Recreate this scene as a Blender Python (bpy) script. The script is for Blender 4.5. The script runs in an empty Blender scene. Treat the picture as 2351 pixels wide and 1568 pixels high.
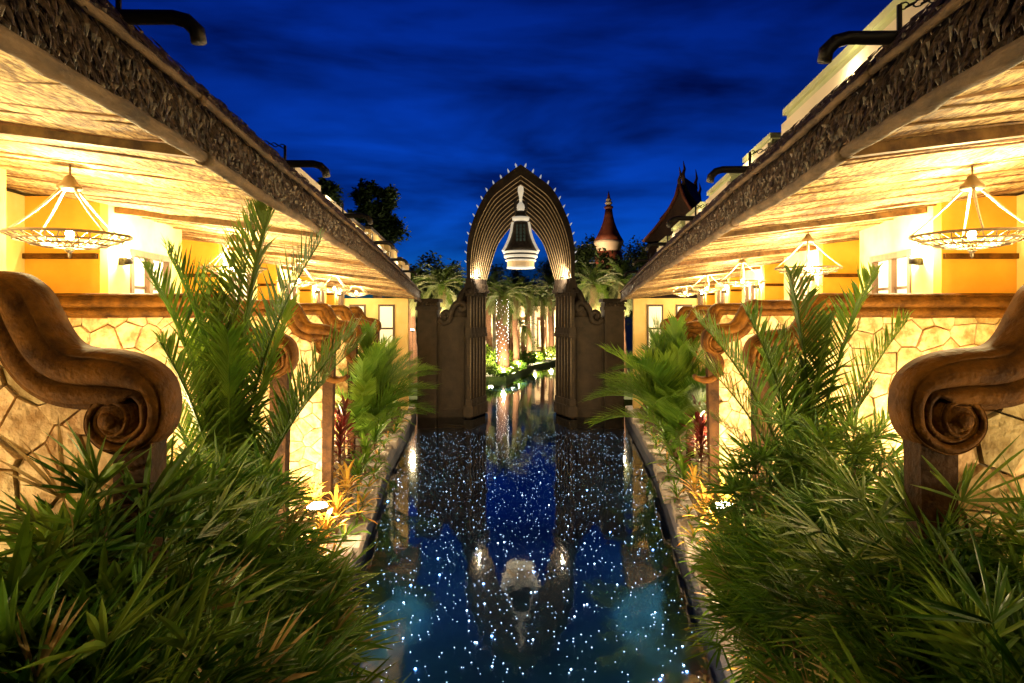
import bpy, math, random
from mathutils import Vector, Matrix
R = math.radians
rnd = random.Random(7)
scn = bpy.context.scene
COL = scn.collection
EYE = 4.2

# ------------------------------------------------------------------ camera
cam = bpy.data.cameras.new('camera'); camo = bpy.data.objects.new('camera', cam); COL.objects.link(camo)
camo.location = (0, 0, EYE); camo.rotation_euler = (R(90), 0, 0)
cam.sensor_width = 36; cam.lens = 36 * 1532 / 2351
cam.shift_x = -20 / 2351; cam.shift_y = -67 / 2351
cam.clip_start = 0.05; cam.clip_end = 3000
scn.camera = camo

# ------------------------------------------------------------------ dusk sky
world = bpy.data.worlds.new('World'); scn.world = world; world.use_nodes = True
wn = world.node_tree.nodes; wl = world.node_tree.links; wn.clear()
SUN_EL, SUN_ROT = -4.8, -12.0
sky = wn.new('ShaderNodeTexSky'); sky.sky_type = 'NISHITA'; sky.sun_disc = False
sky.sun_elevation = R(SUN_EL); sky.sun_rotation = R(SUN_ROT); sky.altitude = 0
sky.air_density = 1.0; sky.dust_density = 0.3; sky.ozone_density = 6.0
hs = wn.new('ShaderNodeHueSaturation'); hs.inputs['Saturation'].default_value = 1.0
tc = wn.new('ShaderNodeTexCoord')
mp = wn.new('ShaderNodeMapping'); mp.inputs['Scale'].default_value = (1.25, 1.25, 5.0)
mp.inputs['Rotation'].default_value = (0, R(-7), 0); mp.inputs['Location'].default_value = (0.5, 0.1, 0.15)
nz = wn.new('ShaderNodeTexNoise'); nz.inputs['Scale'].default_value = 1.6; nz.inputs['Detail'].default_value = 5
nz.inputs['Roughness'].default_value = 0.52; nz.inputs['Distortion'].default_value = 0.3
cr = wn.new('ShaderNodeValToRGB'); e = cr.color_ramp.elements
e[0].position = 0.44; e[0].color = (1.3, 1.3, 1.3, 1); e[1].position = 0.62; e[1].color = (0.26, 0.24, 0.30, 1)
tint = wn.new('ShaderNodeMix'); tint.data_type = 'RGBA'; tint.blend_type = 'MULTIPLY'; tint.inputs[0].default_value = 1
tint.inputs[7].default_value = (0.03, 0.68, 1.0, 1)
mul = wn.new('ShaderNodeMix'); mul.data_type = 'RGBA'; mul.blend_type = 'MULTIPLY'; mul.inputs[0].default_value = 1
bg = wn.new('ShaderNodeBackground'); bg.inputs['Strength'].default_value = 2.6
wo = wn.new('ShaderNodeOutputWorld')
wl.new(sky.outputs[0], hs.inputs['Color']); wl.new(hs.outputs[0], tint.inputs[6])
wl.new(tc.outputs['Generated'], mp.inputs[0]); wl.new(mp.outputs[0], nz.inputs['Vector']); wl.new(nz.outputs['Fac'], cr.inputs[0])
wl.new(tint.outputs[2], mul.inputs[6]); wl.new(cr.outputs[0], mul.inputs[7]); wl.new(mul.outputs[2], bg.inputs[0]); wl.new(bg.outputs[0], wo.inputs[0])
# the last trace of the set sun
sl = bpy.data.lights.new('sun', 'SUN'); sl.energy = 0.02; sl.angle = R(10); sl.color = (0.6, 0.75, 1.0)
so = bpy.data.objects.new('sun', sl); COL.objects.link(so); so.rotation_euler = (R(-85), 0, R(-12))

vs = scn.view_settings; vs.view_transform = 'Standard'; vs.look = 'None'; vs.exposure = 1.2; vs.gamma = 1.0; vs.use_curve_mapping = False
scn.render.engine = 'CYCLES'
cy = scn.cycles
cy.use_denoising = True
try: cy.denoiser = 'OPENIMAGEDENOISE'
except Exception: pass
cy.max_bounces = 6; cy.diffuse_bounces = 3; cy.glossy_bounces = 3; cy.transmission_bounces = 4; cy.transparent_max_bounces = 8
cy.caustics_reflective = False; cy.caustics_refractive = False
cy.sample_clamp_indirect = 3.0; cy.sample_clamp_direct = 0.0

# ------------------------------------------------------------------ materials
MATS = {}
def mat(name, color, rough=0.7, metal=0.0, c2=None, scale=6.0, detail=5, bump=0.0, bscale=None, spec=0.4, rand=0.0, stretch=None, trans=0.0, emit=None, estr=0.0, ramp=(0.35, 0.65)):
    m = bpy.data.materials.new(name); m.use_nodes = True
    n = m.node_tree.nodes; l = m.node_tree.links
    b = n['Principled BSDF']; b.inputs['Roughness'].default_value = rough; b.inputs['Metallic'].default_value = metal
    b.inputs['Specular IOR Level'].default_value = spec
    col = None
    if c2 is not None or bump:
        t = n.new('ShaderNodeTexCoord'); mpn = n.new('ShaderNodeMapping'); l.new(t.outputs['Object'], mpn.inputs[0])
        if stretch: mpn.inputs['Scale'].default_value = stretch
        if rand:
            oi = n.new('ShaderNodeObjectInfo'); sc_ = n.new('ShaderNodeVectorMath'); sc_.operation = 'SCALE'; sc_.inputs[3].default_value = 37.0
            cb = n.new('ShaderNodeCombineXYZ')
            for q in range(3): l.new(oi.outputs['Random'], cb.inputs[q])
            l.new(cb.outputs[0], sc_.inputs[0]); l.new(sc_.outputs[0], mpn.inputs['Location'])
    if c2 is not None:
        z = n.new('ShaderNodeTexNoise'); z.inputs['Scale'].default_value = scale; z.inputs['Detail'].default_value = detail; z.inputs['Roughness'].default_value = 0.6
        l.new(mpn.outputs[0], z.inputs['Vector'])
        r = n.new('ShaderNodeValToRGB'); r.color_ramp.elements[0].position = ramp[0]; r.color_ramp.elements[1].position = ramp[1]
        r.color_ramp.elements[0].color = (*color, 1); r.color_ramp.elements[1].color = (*c2, 1)
        l.new(z.outputs['Fac'], r.inputs[0]); col = r.outputs[0]
    else:
        rg = n.new('ShaderNodeRGB'); rg.outputs[0].default_value = (*color, 1); col = rg.outputs[0]
    if rand:
        oi2 = n.new('ShaderNodeObjectInfo'); mr = n.new('ShaderNodeMapRange')
        mr.inputs[3].default_value = 1 - rand; mr.inputs[4].default_value = 1 + rand
        l.new(oi2.outputs['Random'], mr.inputs[0])
        hv = n.new('ShaderNodeHueSaturation'); l.new(mr.outputs[0], hv.inputs['Value']); l.new(col, hv.inputs['Color'])
        mh = n.new('ShaderNodeMapRange'); mh.inputs[3].default_value = 0.5 + rand * 0.045; mh.inputs[4].default_value = 0.5 - rand * 0.045
        l.new(oi2.outputs['Random'], mh.inputs[0]); l.new(mh.outputs[0], hv.inputs['Hue'])
        col = hv.outputs[0]
    l.new(col, b.inputs['Base Color'])
    if bump:
        zb = n.new('ShaderNodeTexNoise'); zb.inputs['Scale'].default_value = bscale or scale * 3; zb.inputs['Detail'].default_value = 4
        l.new(mpn.outputs[0], zb.inputs['Vector'])
        bp = n.new('ShaderNodeBump'); bp.inputs['Strength'].default_value = bump; bp.inputs['Distance'].default_value = 0.02
        l.new(zb.outputs['Fac'], bp.inputs['Height']); l.new(bp.outputs[0], b.inputs['Normal'])
    if emit:
        b.inputs['Emission Color'].default_value = (*emit, 1); b.inputs['Emission Strength'].default_value = estr
        m.cycles.emission_sampling = 'NONE'
    if trans:
        tr = n.new('ShaderNodeBsdfTranslucent'); l.new(col, tr.inputs[0]); mx = n.new('ShaderNodeMixShader'); mx.inputs[0].default_value = trans
        out = n['Material Output']; l.new(b.outputs[0], mx.inputs[1]); l.new(tr.outputs[0], mx.inputs[2]); l.new(mx.outputs[0], out.inputs[0])
    MATS[name] = m
    return m

mat('stone', (0.26, 0.145, 0.048), 0.85, c2=(0.56, 0.40, 0.20), scale=7, detail=9, bump=0.9, bscale=22, rand=0.30, ramp=(0.36, 0.60))
mat('mortar', (0.12, 0.075, 0.035), 0.95, c2=(0.20, 0.135, 0.07), scale=14, bump=0.4)
mat('bronze_plaster', (0.030, 0.011, 0.002), 0.7, c2=(0.120, 0.048, 0.006), scale=5, detail=8, bump=0.7, bscale=34, spec=0.08)
mat('post_plaster', (0.014, 0.006, 0.002), 0.75, c2=(0.045, 0.019, 0.005), scale=6, bump=0.6, bscale=30, spec=0.1)
mat('yellow_plaster', (0.74, 0.58, 0.17), 0.85, c2=(0.80, 0.68, 0.26), scale=2, bump=0.08, bscale=60)
mat('orange_plaster', (0.68, 0.30, 0.020), 0.85, c2=(0.75, 0.37, 0.04), scale=2, bump=0.08, bscale=60)
mat('pale_parapet', (0.42, 0.46, 0.24), 0.85, c2=(0.52, 0.54, 0.32), scale=3, bump=0.1)
mat('upper_plaster', (0.72, 0.47, 0.16), 0.85, c2=(0.78, 0.55, 0.24), scale=2)
mat('roof_edge', (0.03, 0.018, 0.012), 0.7)
mat('thatch', (0.012, 0.007, 0.005), 0.45, c2=(0.115, 0.072, 0.042), scale=34, detail=3, ramp=(0.38, 0.68))
mat('thatch_core', (0.02, 0.012, 0.007), 0.95)
mat('bamboo', (0.035, 0.020, 0.010), 0.85, c2=(0.13, 0.078, 0.038), scale=12, detail=8, stretch=(1, 0.3, 1), bump=0.8, bscale=40)
mat('rafter', (0.07, 0.03, 0.010), 0.7, c2=(0.22, 0.12, 0.04), scale=8, rand=0.25, bump=0.2)
mat('matting', (0.14, 0.070, 0.018), 0.85, c2=(0.60, 0.45, 0.21), scale=17, detail=6, bump=1.0, bscale=30, ramp=(0.40, 0.60), stretch=(1.8, 0.7, 1))
def matting_patches():
    m = MATS['matting']; n = m.node_tree.nodes; l = m.node_tree.links; b = n['Principled BSDF']; src = b.inputs['Base Color'].links[0].from_socket
    t = n.new('ShaderNodeTexCoord'); mpn = n.new('ShaderNodeMapping'); mpn.inputs['Scale'].default_value = (1.3, 0.7, 1); z = n.new('ShaderNodeTexNoise'); z.inputs['Scale'].default_value = 1.6; z.inputs['Detail'].default_value = 6; z.inputs['Distortion'].default_value = 1.2
    rp = n.new('ShaderNodeValToRGB'); rp.color_ramp.elements[0].position = .36; rp.color_ramp.elements[0].color = (0.42, 0.30, 0.19, 1); rp.color_ramp.elements[1].position = .60; rp.color_ramp.elements[1].color = (1.15, 1.12, 1.0, 1)
    x = n.new('ShaderNodeMix'); x.data_type = 'RGBA'; x.blend_type = 'MULTIPLY'; x.inputs[0].default_value = 1
    l.new(t.outputs['Object'], mpn.inputs[0]); l.new(mpn.outputs[0], z.inputs['Vector']); l.new(z.outputs['Fac'], rp.inputs[0]); l.new(src, x.inputs[6]); l.new(rp.outputs[0], x.inputs[7]); l.new(x.outputs[2], b.inputs['Base Color'])
matting_patches()
mat('dark_wood', (0.045, 0.022, 0.010), 0.5, c2=(0.10, 0.05, 0.022), scale=8, stretch=(1, 1, 0.2))
mat('curtain', (0.75, 0.70, 0.58), 0.9, emit=(1.0, 0.80, 0.42), estr=0.35)
mat('black_iron', (0.015, 0.012, 0.010), 0.5, metal=0.3)
mat('rope', (0.30, 0.24, 0.15), 0.9, c2=(0.46, 0.38, 0.26), scale=60)
mat('lace_metal', (0.14, 0.10, 0.055), 0.5, metal=0.4)
mat('bulb', (1, 0.9, 0.7), 0.4, emit=(1.0, 0.86, 0.58), estr=30)
mat('dim_lens', (1, 0.9, 0.7), 0.4, emit=(1.0, 0.80, 0.5), estr=1.5)
mat('soil', (0.05, 0.03, 0.016), 0.95, c2=(0.12, 0.075, 0.04), scale=12, bump=0.8)
mat('coping', (0.16, 0.13, 0.115), 0.7, c2=(0.30, 0.25, 0.22), scale=7, bump=0.2, rand=0.08)
mat('retaining', (0.06, 0.06, 0.085), 0.6, c2=(0.11, 0.10, 0.12), scale=5, bump=0.3)
mat('gate_stone', (0.015, 0.009, 0.005), 0.8, c2=(0.036, 0.022, 0.012), scale=3, bump=0.35, bscale=22)
mat('gate_rib', (0.40, 0.28, 0.14), 0.6, c2=(0.55, 0.42, 0.25), scale=12)
mat('gate_column', (0.09, 0.062, 0.038), 0.6, c2=(0.15, 0.11, 0.07), scale=12)
mat('white_paint', (0.78, 0.75, 0.68), 0.6)
mat('finial_lamp', (0.9, 0.9, 0.95), 0.5, emit=(0.92, 0.95, 1.0), estr=0.16)
mat('bell_dark', (0.020, 0.017, 0.014), 0.45, c2=(0.05, 0.04, 0.03), scale=9)
mat('bell_lit', (0.8, 0.78, 0.7), 0.5, emit=(1.0, 0.90, 0.72), estr=0.14)  # glow put into the material for the bell's lit edges and bands
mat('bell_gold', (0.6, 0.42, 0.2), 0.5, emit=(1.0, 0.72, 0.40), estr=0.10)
mat('glass_grid', (0.07, 0.11, 0.12), 0.2)
LEAF = [mat('leaf_deep', (0.016, 0.060, 0.005), 0.48, c2=(0.048, 0.125, 0.009), scale=5, rand=0.35, spec=0.22, trans=0.22),
        mat('leaf_mid', (0.050, 0.120, 0.010), 0.42, c2=(0.11, 0.19, 0.018), scale=4, rand=0.30, spec=0.22, trans=0.28),
        mat('leaf_olive', (0.055, 0.110, 0.012), 0.5, c2=(0.11, 0.165, 0.022), scale=5, rand=0.30, spec=0.22, trans=0.28),
        mat('leaf_dry', (0.30, 0.19, 0.06), 0.7, c2=(0.40, 0.30, 0.13), scale=5, rand=0.25, trans=0.2),
        mat('leaf_pale', (0.14, 0.17, 0.06), 0.5, c2=(0.22, 0.24, 0.10), scale=3, rand=0.25, trans=0.25)]
mat('leaf_red', (0.06, 0.006, 0.005), 0.45, c2=(0.13, 0.014, 0.008), scale=4, rand=0.3, trans=0.2)
mat('leaf_orange', (0.42, 0.17, 0.02), 0.45, c2=(0.50, 0.33, 0.05), scale=4, rand=0.25, trans=0.25)
mat('stem', (0.075, 0.045, 0.022), 0.8, c2=(0.14, 0.09, 0.04), scale=20, bump=0.4)
mat('trunk', (0.11, 0.055, 0.030), 0.9, c2=(0.22, 0.115, 0.065), scale=14, bump=0.9, bscale=20)
mat('fairy', (1, 0.95, 0.9), 0.5, emit=(1.0, 0.92, 0.85), estr=6)
mat('tree_leaf', (0.014, 0.035, 0.010), 0.6, c2=(0.035, 0.070, 0.018), scale=1.5, trans=0.15)
mat('hedge_leaf', (0.030, 0.060, 0.015), 0.6, c2=(0.07, 0.11, 0.03), scale=1.5, trans=0.15)
mat('terracotta', (0.13, 0.035, 0.016), 0.6, c2=(0.20, 0.06, 0.028), scale=3)
mat('cream_band', (0.72, 0.62, 0.45), 0.7)
mat('roof_tile', (0.035, 0.018, 0.012), 0.8, c2=(0.07, 0.035, 0.02), scale=4)
mat('grass', (0.03, 0.06, 0.012), 0.9, c2=(0.06, 0.10, 0.02), scale=9, bump=0.6)
mat('terrace_tile', (0.30, 0.22, 0.14), 0.6, c2=(0.38, 0.29, 0.19), scale=3)
mat('far_wall', (0.62, 0.54, 0.42), 0.85, c2=(0.74, 0.67, 0.55), scale=2)
mat('pool_tile', (0.014, 0.080, 0.19), 0.35, c2=(0.026, 0.13, 0.28), scale=1.2, detail=6)

def star_mat(name, c, s):
    mat(name, c, 0.5, emit=c, estr=s)
star_mat('star_white', (0.80, 0.90, 1.0), 9); star_mat('star_blue', (0.25, 0.50, 1.0), 16); star_mat('star_dim', (0.70, 0.85, 1.0), 2.6)

def water_mat():
    m = bpy.data.materials.new('water'); m.use_nodes = True; n = m.node_tree.nodes; l = m.node_tree.links; n.clear()
    out = n.new('ShaderNodeOutputMaterial'); mx = n.new('ShaderNodeMixShader'); fr = n.new('ShaderNodeFresnel'); fr.inputs[0].default_value = 1.6
    tr = n.new('ShaderNodeBsdfTransparent'); tr.inputs[0].default_value = (0.62, 0.80, 0.95, 1)
    gl = n.new('ShaderNodeBsdfGlossy'); gl.inputs['Roughness'].default_value = 0.045; gl.inputs[0].default_value = (0.90, 0.95, 1.0, 1)
    t = n.new('ShaderNodeTexCoord'); mpn = n.new('ShaderNodeMapping'); mpn.inputs['Scale'].default_value = (1.0, 0.55, 1.0)
    z = n.new('ShaderNodeTexNoise'); z.inputs['Scale'].default_value = 3.0; z.inputs['Detail'].default_value = 3
    bp = n.new('ShaderNodeBump'); bp.inputs['Strength'].default_value = 0.05; bp.inputs['Distance'].default_value = 0.05
    l.new(t.outputs['Object'], mpn.inputs[0]); l.new(mpn.outputs[0], z.inputs['Vector']); l.new(z.outputs['Fac'], bp.inputs['Height'])
    l.new(bp.outputs[0], gl.inputs['Normal']); l.new(bp.outputs[0], fr.inputs['Normal'])
    l.new(fr.outputs[0], mx.inputs[0]); l.new(tr.outputs[0], mx.inputs[1]); l.new(gl.outputs[0], mx.inputs[2]); l.new(mx.outputs[0], out.inputs[0])
    MATS['water'] = m
water_mat()

# ------------------------------------------------------------------ mesh helpers
class MB:
    def __init__(s): s.v = []; s.f = []; s.mi = []
    def add(s, vs_, fs_, mi=0):
        b = len(s.v); s.v += [tuple(p) for p in vs_]
        for f in fs_: s.f.append(tuple(b + i for i in f)); s.mi.append(mi)
    def box(s, x0, x1, y0, y1, z0, z1, mi=0):
        if x0 > x1: x0, x1 = x1, x0
        if y0 > y1: y0, y1 = y1, y0
        s.add([(x0,y0,z0),(x1,y0,z0),(x1,y1,z0),(x0,y1,z0),(x0,y0,z1),(x1,y0,z1),(x1,y1,z1),(x0,y1,z1)],
              [(0,3,2,1),(4,5,6,7),(0,1,5,4),(1,2,6,5),(2,3,7,6),(3,0,4,7)], mi)
    def hexa(s, p, mi=0):   # 8 points: bottom 4 then top 4
        s.add(p, [(0,3,2,1),(4,5,6,7),(0,1,5,4),(1,2,6,5),(2,3,7,6),(3,0,4,7)], mi)
    def tube(s, pts, rad, seg=6, caps=True, mi=0, closed=False):
        pts = [Vector(p) for p in pts]; n = len(pts); vv = []; ff = []
        up = None
        for i, p in enumerate(pts):
            if closed: t = (pts[(i+1) % n] - pts[i-1])
            else: t = (pts[min(i+1, n-1)] - pts[max(i-1, 0)])
            t = t.normalized() if t.length > 1e-9 else Vector((0,0,1))
            if up is None: up = Vector((0,0,1)) if abs(t.z) < 0.9 else Vector((1,0,0))
            a = t.cross(up)
            if a.length < 1e-6: a = t.cross(Vector((0,1,0)))
            a.normalize(); b = a.cross(t).normalized(); up = b
            r = rad[i] if isinstance(rad, (list, tuple)) else rad
            for k in range(seg):
                an = 2*math.pi*k/seg; vv.append(p + a*(math.cos(an)*r) + b*(math.sin(an)*r))
        m = n if closed else n-1
        for i in range(m):
            for k in range(seg):
                k2 = (k+1) % seg; j = (i+1) % n
                ff.append((i*seg+k, i*seg+k2, j*seg+k2, j*seg+k))
        if caps and not closed:
            ff.append(tuple(range(seg))[::-1]); ff.append(tuple((n-1)*seg+k for k in range(seg)))
        s.add(vv, ff, mi)
    def lathe(s, prof, c=(0,0,0), seg=16, mi=0, caps=True, square=False):
        vv = []; ff = []; n = len(prof)
        for (r, z) in prof:
            for k in range(seg):
                an = 2*math.pi*(k+0.5)/seg; rr = r/math.cos(math.pi/seg) if square else r
                vv.append((c[0]+rr*math.cos(an), c[1]+rr*math.sin(an), c[2]+z))
        for i in range(n-1):
            for k in range(seg):
                k2 = (k+1) % seg; ff.append((i*seg+k, i*seg+k2, (i+1)*seg+k2, (i+1)*seg+k))
        if caps:
            ff.append(tuple(range(seg))[::-1]); ff.append(tuple((n-1)*seg+k for k in range(seg)))
        s.add(vv, ff, mi)
    def torus(s, c, r, t, axis='z', seg=20, ts=6, mi=0, sx=1.0, sy=1.0):
        pts = []
        for k in range(seg):
            a = 2*math.pi*k/seg; x, y = r*sx*math.cos(a), r*sy*math.sin(a)
            pts.append(Vector(c) + (Vector((x,y,0)) if axis == 'z' else Vector((x,0,y)) if axis == 'y' else Vector((0,x,y))))
        s.tube(pts, t, ts, closed=True, mi=mi)
    def mesh(s, name, mats, smooth=False):
        me = bpy.data.meshes.new(name); me.from_pydata(s.v, [], s.f)
        for m in (mats if isinstance(mats, (list, tuple)) else [mats]): me.materials.append(MATS[m] if isinstance(m, str) else m)
        if len(me.materials) > 1: me.polygons.foreach_set('material_index', s.mi)
        if smooth: me.polygons.foreach_set('use_smooth', [True]*len(me.polygons))
        me.update(); return me
    def build(s, name, mats, parent=None, smooth=False, loc=None):
        o = bpy.data.objects.new(name, s.mesh(name, mats, smooth)); COL.objects.link(o)
        if parent: o.parent = parent
        if loc: o.location = loc
        return o

def link(name, me, parent=None, mtx=None):
    o = bpy.data.objects.new(name, me); COL.objects.link(o)
    if parent: o.parent = parent
    if mtx is not None: o.matrix_local = mtx
    return o
def tag(o, label=None, cat=None, group=None, kind=None):
    if label: o['label'] = label
    if cat: o['category'] = cat
    if group: o['group'] = group
    if kind: o['kind'] = kind
    return o
def thing(name, label, cat, loc=(0,0,0), group=None):
    o = bpy.data.objects.new(name, None); COL.objects.link(o); o.location = loc; o.empty_display_size = 0.1
    return tag(o, label, cat, group)
def lamp(name, parent, loc, power, col=(1.0, 0.70, 0.32), rad=0.06, spot=None, aim=None):
    L = bpy.data.lights.new(name, 'SPOT' if spot else 'POINT'); L.energy = power*LK; L.color = col; L.shadow_soft_size = rad
    if spot: L.spot_size = R(spot); L.spot_blend = 0.6
    o = bpy.data.objects.new(name, L); COL.objects.link(o); o.parent = parent; o.location = loc
    if aim is not None: o.rotation_euler = (Vector(aim)-Vector(loc)).to_track_quat('-Z', 'Y').to_euler()
    return o
def catmull(p, sub=6):
    out = []; n = len(p)
    for i in range(n-1):
        a, b, c, d = p[max(i-1,0)], p[i], p[i+1], p[min(i+2,n-1)]
        for k in range(sub):
            t = k/sub
            out.append(tuple(0.5*((2*b[j]) + (-a[j]+c[j])*t + (2*a[j]-5*b[j]+4*c[j]-d[j])*t*t + (-a[j]+3*b[j]-3*c[j]+d[j])*t**3) for j in range(len(b))))
    out.append(tuple(p[-1])); return out
def interp(x, xs, ys):
    if x <= xs[0]: return ys[0]
    for i in range(len(xs)-1):
        if x <= xs[i+1]: return ys[i]+(ys[i+1]-ys[i])*(x-xs[i])/(xs[i+1]-xs[i])
    return ys[-1]

BANK = {-1: 'on the yellow rooms bank', 1: 'on the pale parapet bank'}
LK = 5.0
ORD = ['first', 'second', 'third', 'fourth', 'fifth', 'sixth', 'seventh', 'eighth', 'ninth', 'tenth', 'eleventh', 'twelfth', 'thirteenth', 'fourteenth', 'fifteenth', 'sixteenth', 'seventeenth', 'eighteenth']
# plan lines of either bank (distance from the canal's middle line at depth d)
def X_eave(d): return 1.6 + 0.088*d
def Z_eave(d): return EYE + 0.955 - 0.004*d - 0.00068*d*d
def X_fac(d): return 3.9 + 0.11*d
def X_pool(d):
    P = [(3.2, 1.0), (6, 2.15), (8, 2.40), (10, 2.62), (13.3, 3.02), (18, 3.6), (27, 4.25), (60, 4.4)]
    if d <= P[0][0]: return P[0][1]
    for (a, x), (b, y) in zip(P, P[1:]):
        if d <= b: return x+(y-x)*(d-a)/(b-a)
    return P[-1][1]
def X_tip(d): return 1.36 + 0.150*d
WALL_D = [3.4 + 3.9*k for k in range(6)]
BED = 1.4
D_END = 25.4
GATE_D = 27.0

# ------------------------------------------------------------------ ground, water, banks
g = MB(); g.add([(-900,-300,-1.2),(900,-300,-1.2),(900,1500,-1.2),(-900,1500,-1.2)], [(0,1,2,3)]); tag(g.build('ground', 'soil'), kind='structure')
g = MB(); g.add([(-9,-3,-0.45),(9,-3,-0.45),(9,64,-0.45),(-9,64,-0.45)], [(0,1,2,3)]); tag(g.build('pool_floor', 'pool_tile'), kind='structure')
g = MB(); g.add([(-9,-3,0),(9,-3,0),(9,64,0),(-9,64,0)], [(0,1,2,3)]); tag(g.build('water', 'water'), kind='structure')

for s in (-1, 1):
    ds = [0.2 + 0.6*i for i in range(46)]
    g = MB(); vv = []; ff = []
    r2 = random.Random(11+s)
    for d in ds:
        a = X_pool(d)+0.30
        for j, (dx, z) in enumerate([(0, -0.6), (0, 0.38), (0.30, 0.85), (0.8, BED), (1.6, BED+0.1), (2.8, BED+0.15)]):
            vv.append((s*(a+dx), d, z + (r2.uniform(-0.05, 0.05) if j > 1 else 0)))
    for i in range(len(ds)-1):
        for j in range(5):
            q = (i*6+j, i*6+j+1, (i+1)*6+j+1, (i+1)*6+j); ff.append(q if s < 0 else q[::-1])
    g.add(vv, ff); tag(g.build('planting_bed', 'soil'), kind='structure')
    # pool edge of separate coping stones
    cop = MB(); 
    for i in range(45):
        d0, d1 = ds[i], ds[i+1]
        a0, a1 = s*(X_pool(d0)+0.0), s*(X_pool(d1)+0.0); b0, b1 = s*(X_pool(d0)+0.31), s*(X_pool(d1)+0.31)
        cop.hexa([(a0,d0,-0.5),(b0,d0,-0.5),(b1,d1,-0.5),(a1,d1,-0.5),(a0,d0,0.35),(b0,d0,0.35),(b1,d1,0.35),(a1,d1,0.35)])
    co = tag(cop.build('pool_wall', 'retaining'), kind='structure')
    for i in range(6, 44):
        d0, d1 = ds[i]+0.006, ds[i+1]-0.006; jz = r2.uniform(-0.006, 0.006)
        a0, a1 = s*(X_pool(d0)-0.05), s*(X_pool(d1)-0.05); b0, b1 = s*(X_pool(d0)+0.36), s*(X_pool(d1)+0.36)
        jp = r2.choice([0,0,0.05,-.03,.10]); a0 -= s*jp; a1 -= s*jp; jz += r2.choice([0,0,.05,.12,-.03])
        st = MB(); z0, z1 = 0.354, 0.43+jz
        st.hexa([(a0,d0,z0),(b0,d0,z0),(b1,d1,z0),(a1,d1,z0),(a0,d0,z1-0.015),(b0,d0,z1-0.015),(b1,d1,z1-0.015),(a1,d1,z1-0.015)])
        c = 0.02
        st.hexa([(a0,d0,z1-0.015),(b0,d0,z1-0.015),(b1,d1,z1-0.015),(a1,d1,z1-0.015),(a0+s*c,d0+c,z1),(b0-s*c,d0+c,z1),(b1-s*c,d1-c,z1),(a1+s*c,d1-c,z1)])
        st.build('coping_stone', 'coping', co)
    # terrace floor behind the walls
    t = MB(); d0, d1 = -1.0, D_END
    t.hexa([(s*(X_tip(d0)+0.95),d0,-1),(s*(X_fac(d0)+1.4),d0,-1),(s*(X_fac(d1)+1.4),d1,-1),(s*(X_tip(d1)+0.95),d1,-1),
            (s*(X_tip(d0)+0.95),d0,2.5),(s*(X_fac(d0)+1.4),d0,2.5),(s*(X_fac(d1)+1.4),d1,2.5),(s*(X_tip(d1)+0.95),d1,2.5)])
    tag(t.build('terrace_floor', 'terrace_tile'), kind='structure')

# ------------------------------------------------------------------ terrace walls with scrolled cornice
ZB_Q = [0.05, 0.40, 0.466, 0.564, 0.664, 0.777, 0.844, 0.897, 0.95, 9]
ZB_Z = [-0.60, -0.50, -0.504, -0.49, -0.444, -0.364, -0.29, -0.2, -0.075, -0.07]
def clip_poly(poly, nx, ny, c):   # keep nx*x+ny*y<=c
    out = []
    for i in range(len(poly)):
        a, b = poly[i], poly[(i+1) % len(poly)]; da, db = nx*a[0]+ny*a[1]-c, nx*b[0]+ny*b[1]-c
        if da <= 0: out.append(a)
        if (da < 0 < db) or (db < 0 < da):
            t = da/(da-db); out.append((a[0]+(b[0]-a[0])*t, a[1]+(b[1]-a[1])*t))
    return out
def voronoi(q0, q1, z0, z1, cell, rr):
    nx = int((q1-q0)/cell)+1; nz = int((z1-z0)/cell)+1; pts = []
    for i in range(-1, nx+1):
        for j in range(-1, nz+1):
            pts.append((q0+(i+0.5+(0.5 if j % 2 else 0)+rr.uniform(-.48,.48))*cell, z0+(j+0.5+rr.uniform(-.48,.48))*cell))
    cells = []
    for a in pts:
        poly = [(q0,z0),(q1,z0),(q1,z1),(q0,z1)]
        for b in pts:
            if a is b or abs(a[0]-b[0]) > 3*cell or abs(a[1]-b[1]) > 3*cell: continue
            nx_, ny_ = b[0]-a[0], b[1]-a[1]; L = math.hypot(nx_, ny_)
            if L < 1e-6: continue
            c = (nx_*(a[0]+b[0])+ny_*(a[1]+b[1]))/2 - 0.0028*L
            poly = clip_poly(poly, nx_, ny_, c)
            if len(poly) < 3: break
        if len(poly) >= 3: cells.append(poly)
    return cells
def area(p): return 0.5*abs(sum(p[i][0]*p[(i+1)%len(p)][1]-p[(i+1)%len(p)][0]*p[i][1] for i in range(len(p))))
PATH = [(3.4,.21,.28),(1.4,.21,.28),(1.0,.21,.28),(.844,.21,.28),(.757,.18,.29),(.677,.113,.31),(.62,.013,.33),(.56,-.098,.33),(.506,-.158,.33),(.44,-.182,.32),(.333,-.19,.31),
        (.2,-.218,.29),(.093,-.27,.25),(.027,-.344,.20),(0,-.444,.165),(.007,-.54,.15),(.04,-.62,.135),(.12,-.69,.12),(.235,-.725,.11),(.345,-.69,.105),(.415,-.61,.10),(.42,-.52,.095),
        (.37,-.44,.09),(.29,-.41,.085),(.205,-.445,.08),(.17,-.53,.075),(.205,-.615,.07),(.285,-.64,.065),(.345,-.59,.06),(.345,-.52,.055),(.295,-.48,.05),(.25,-.52,.045),(.27,-.565,.04),(.30,-.55,.03)]
PROF = [(0,.0),(.03,.06),(.09,.095),(.12,.098),(.14,.082),(.17,.082),(.20,.105),(.30,.125),(.42,.125),(.52,.108),(.555,.075),(.59,.068),(.62,.085),(.70,.102),(.80,.098),(.86,.082),(.88,.06),(.93,.068),(1.0,.02)]
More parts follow.
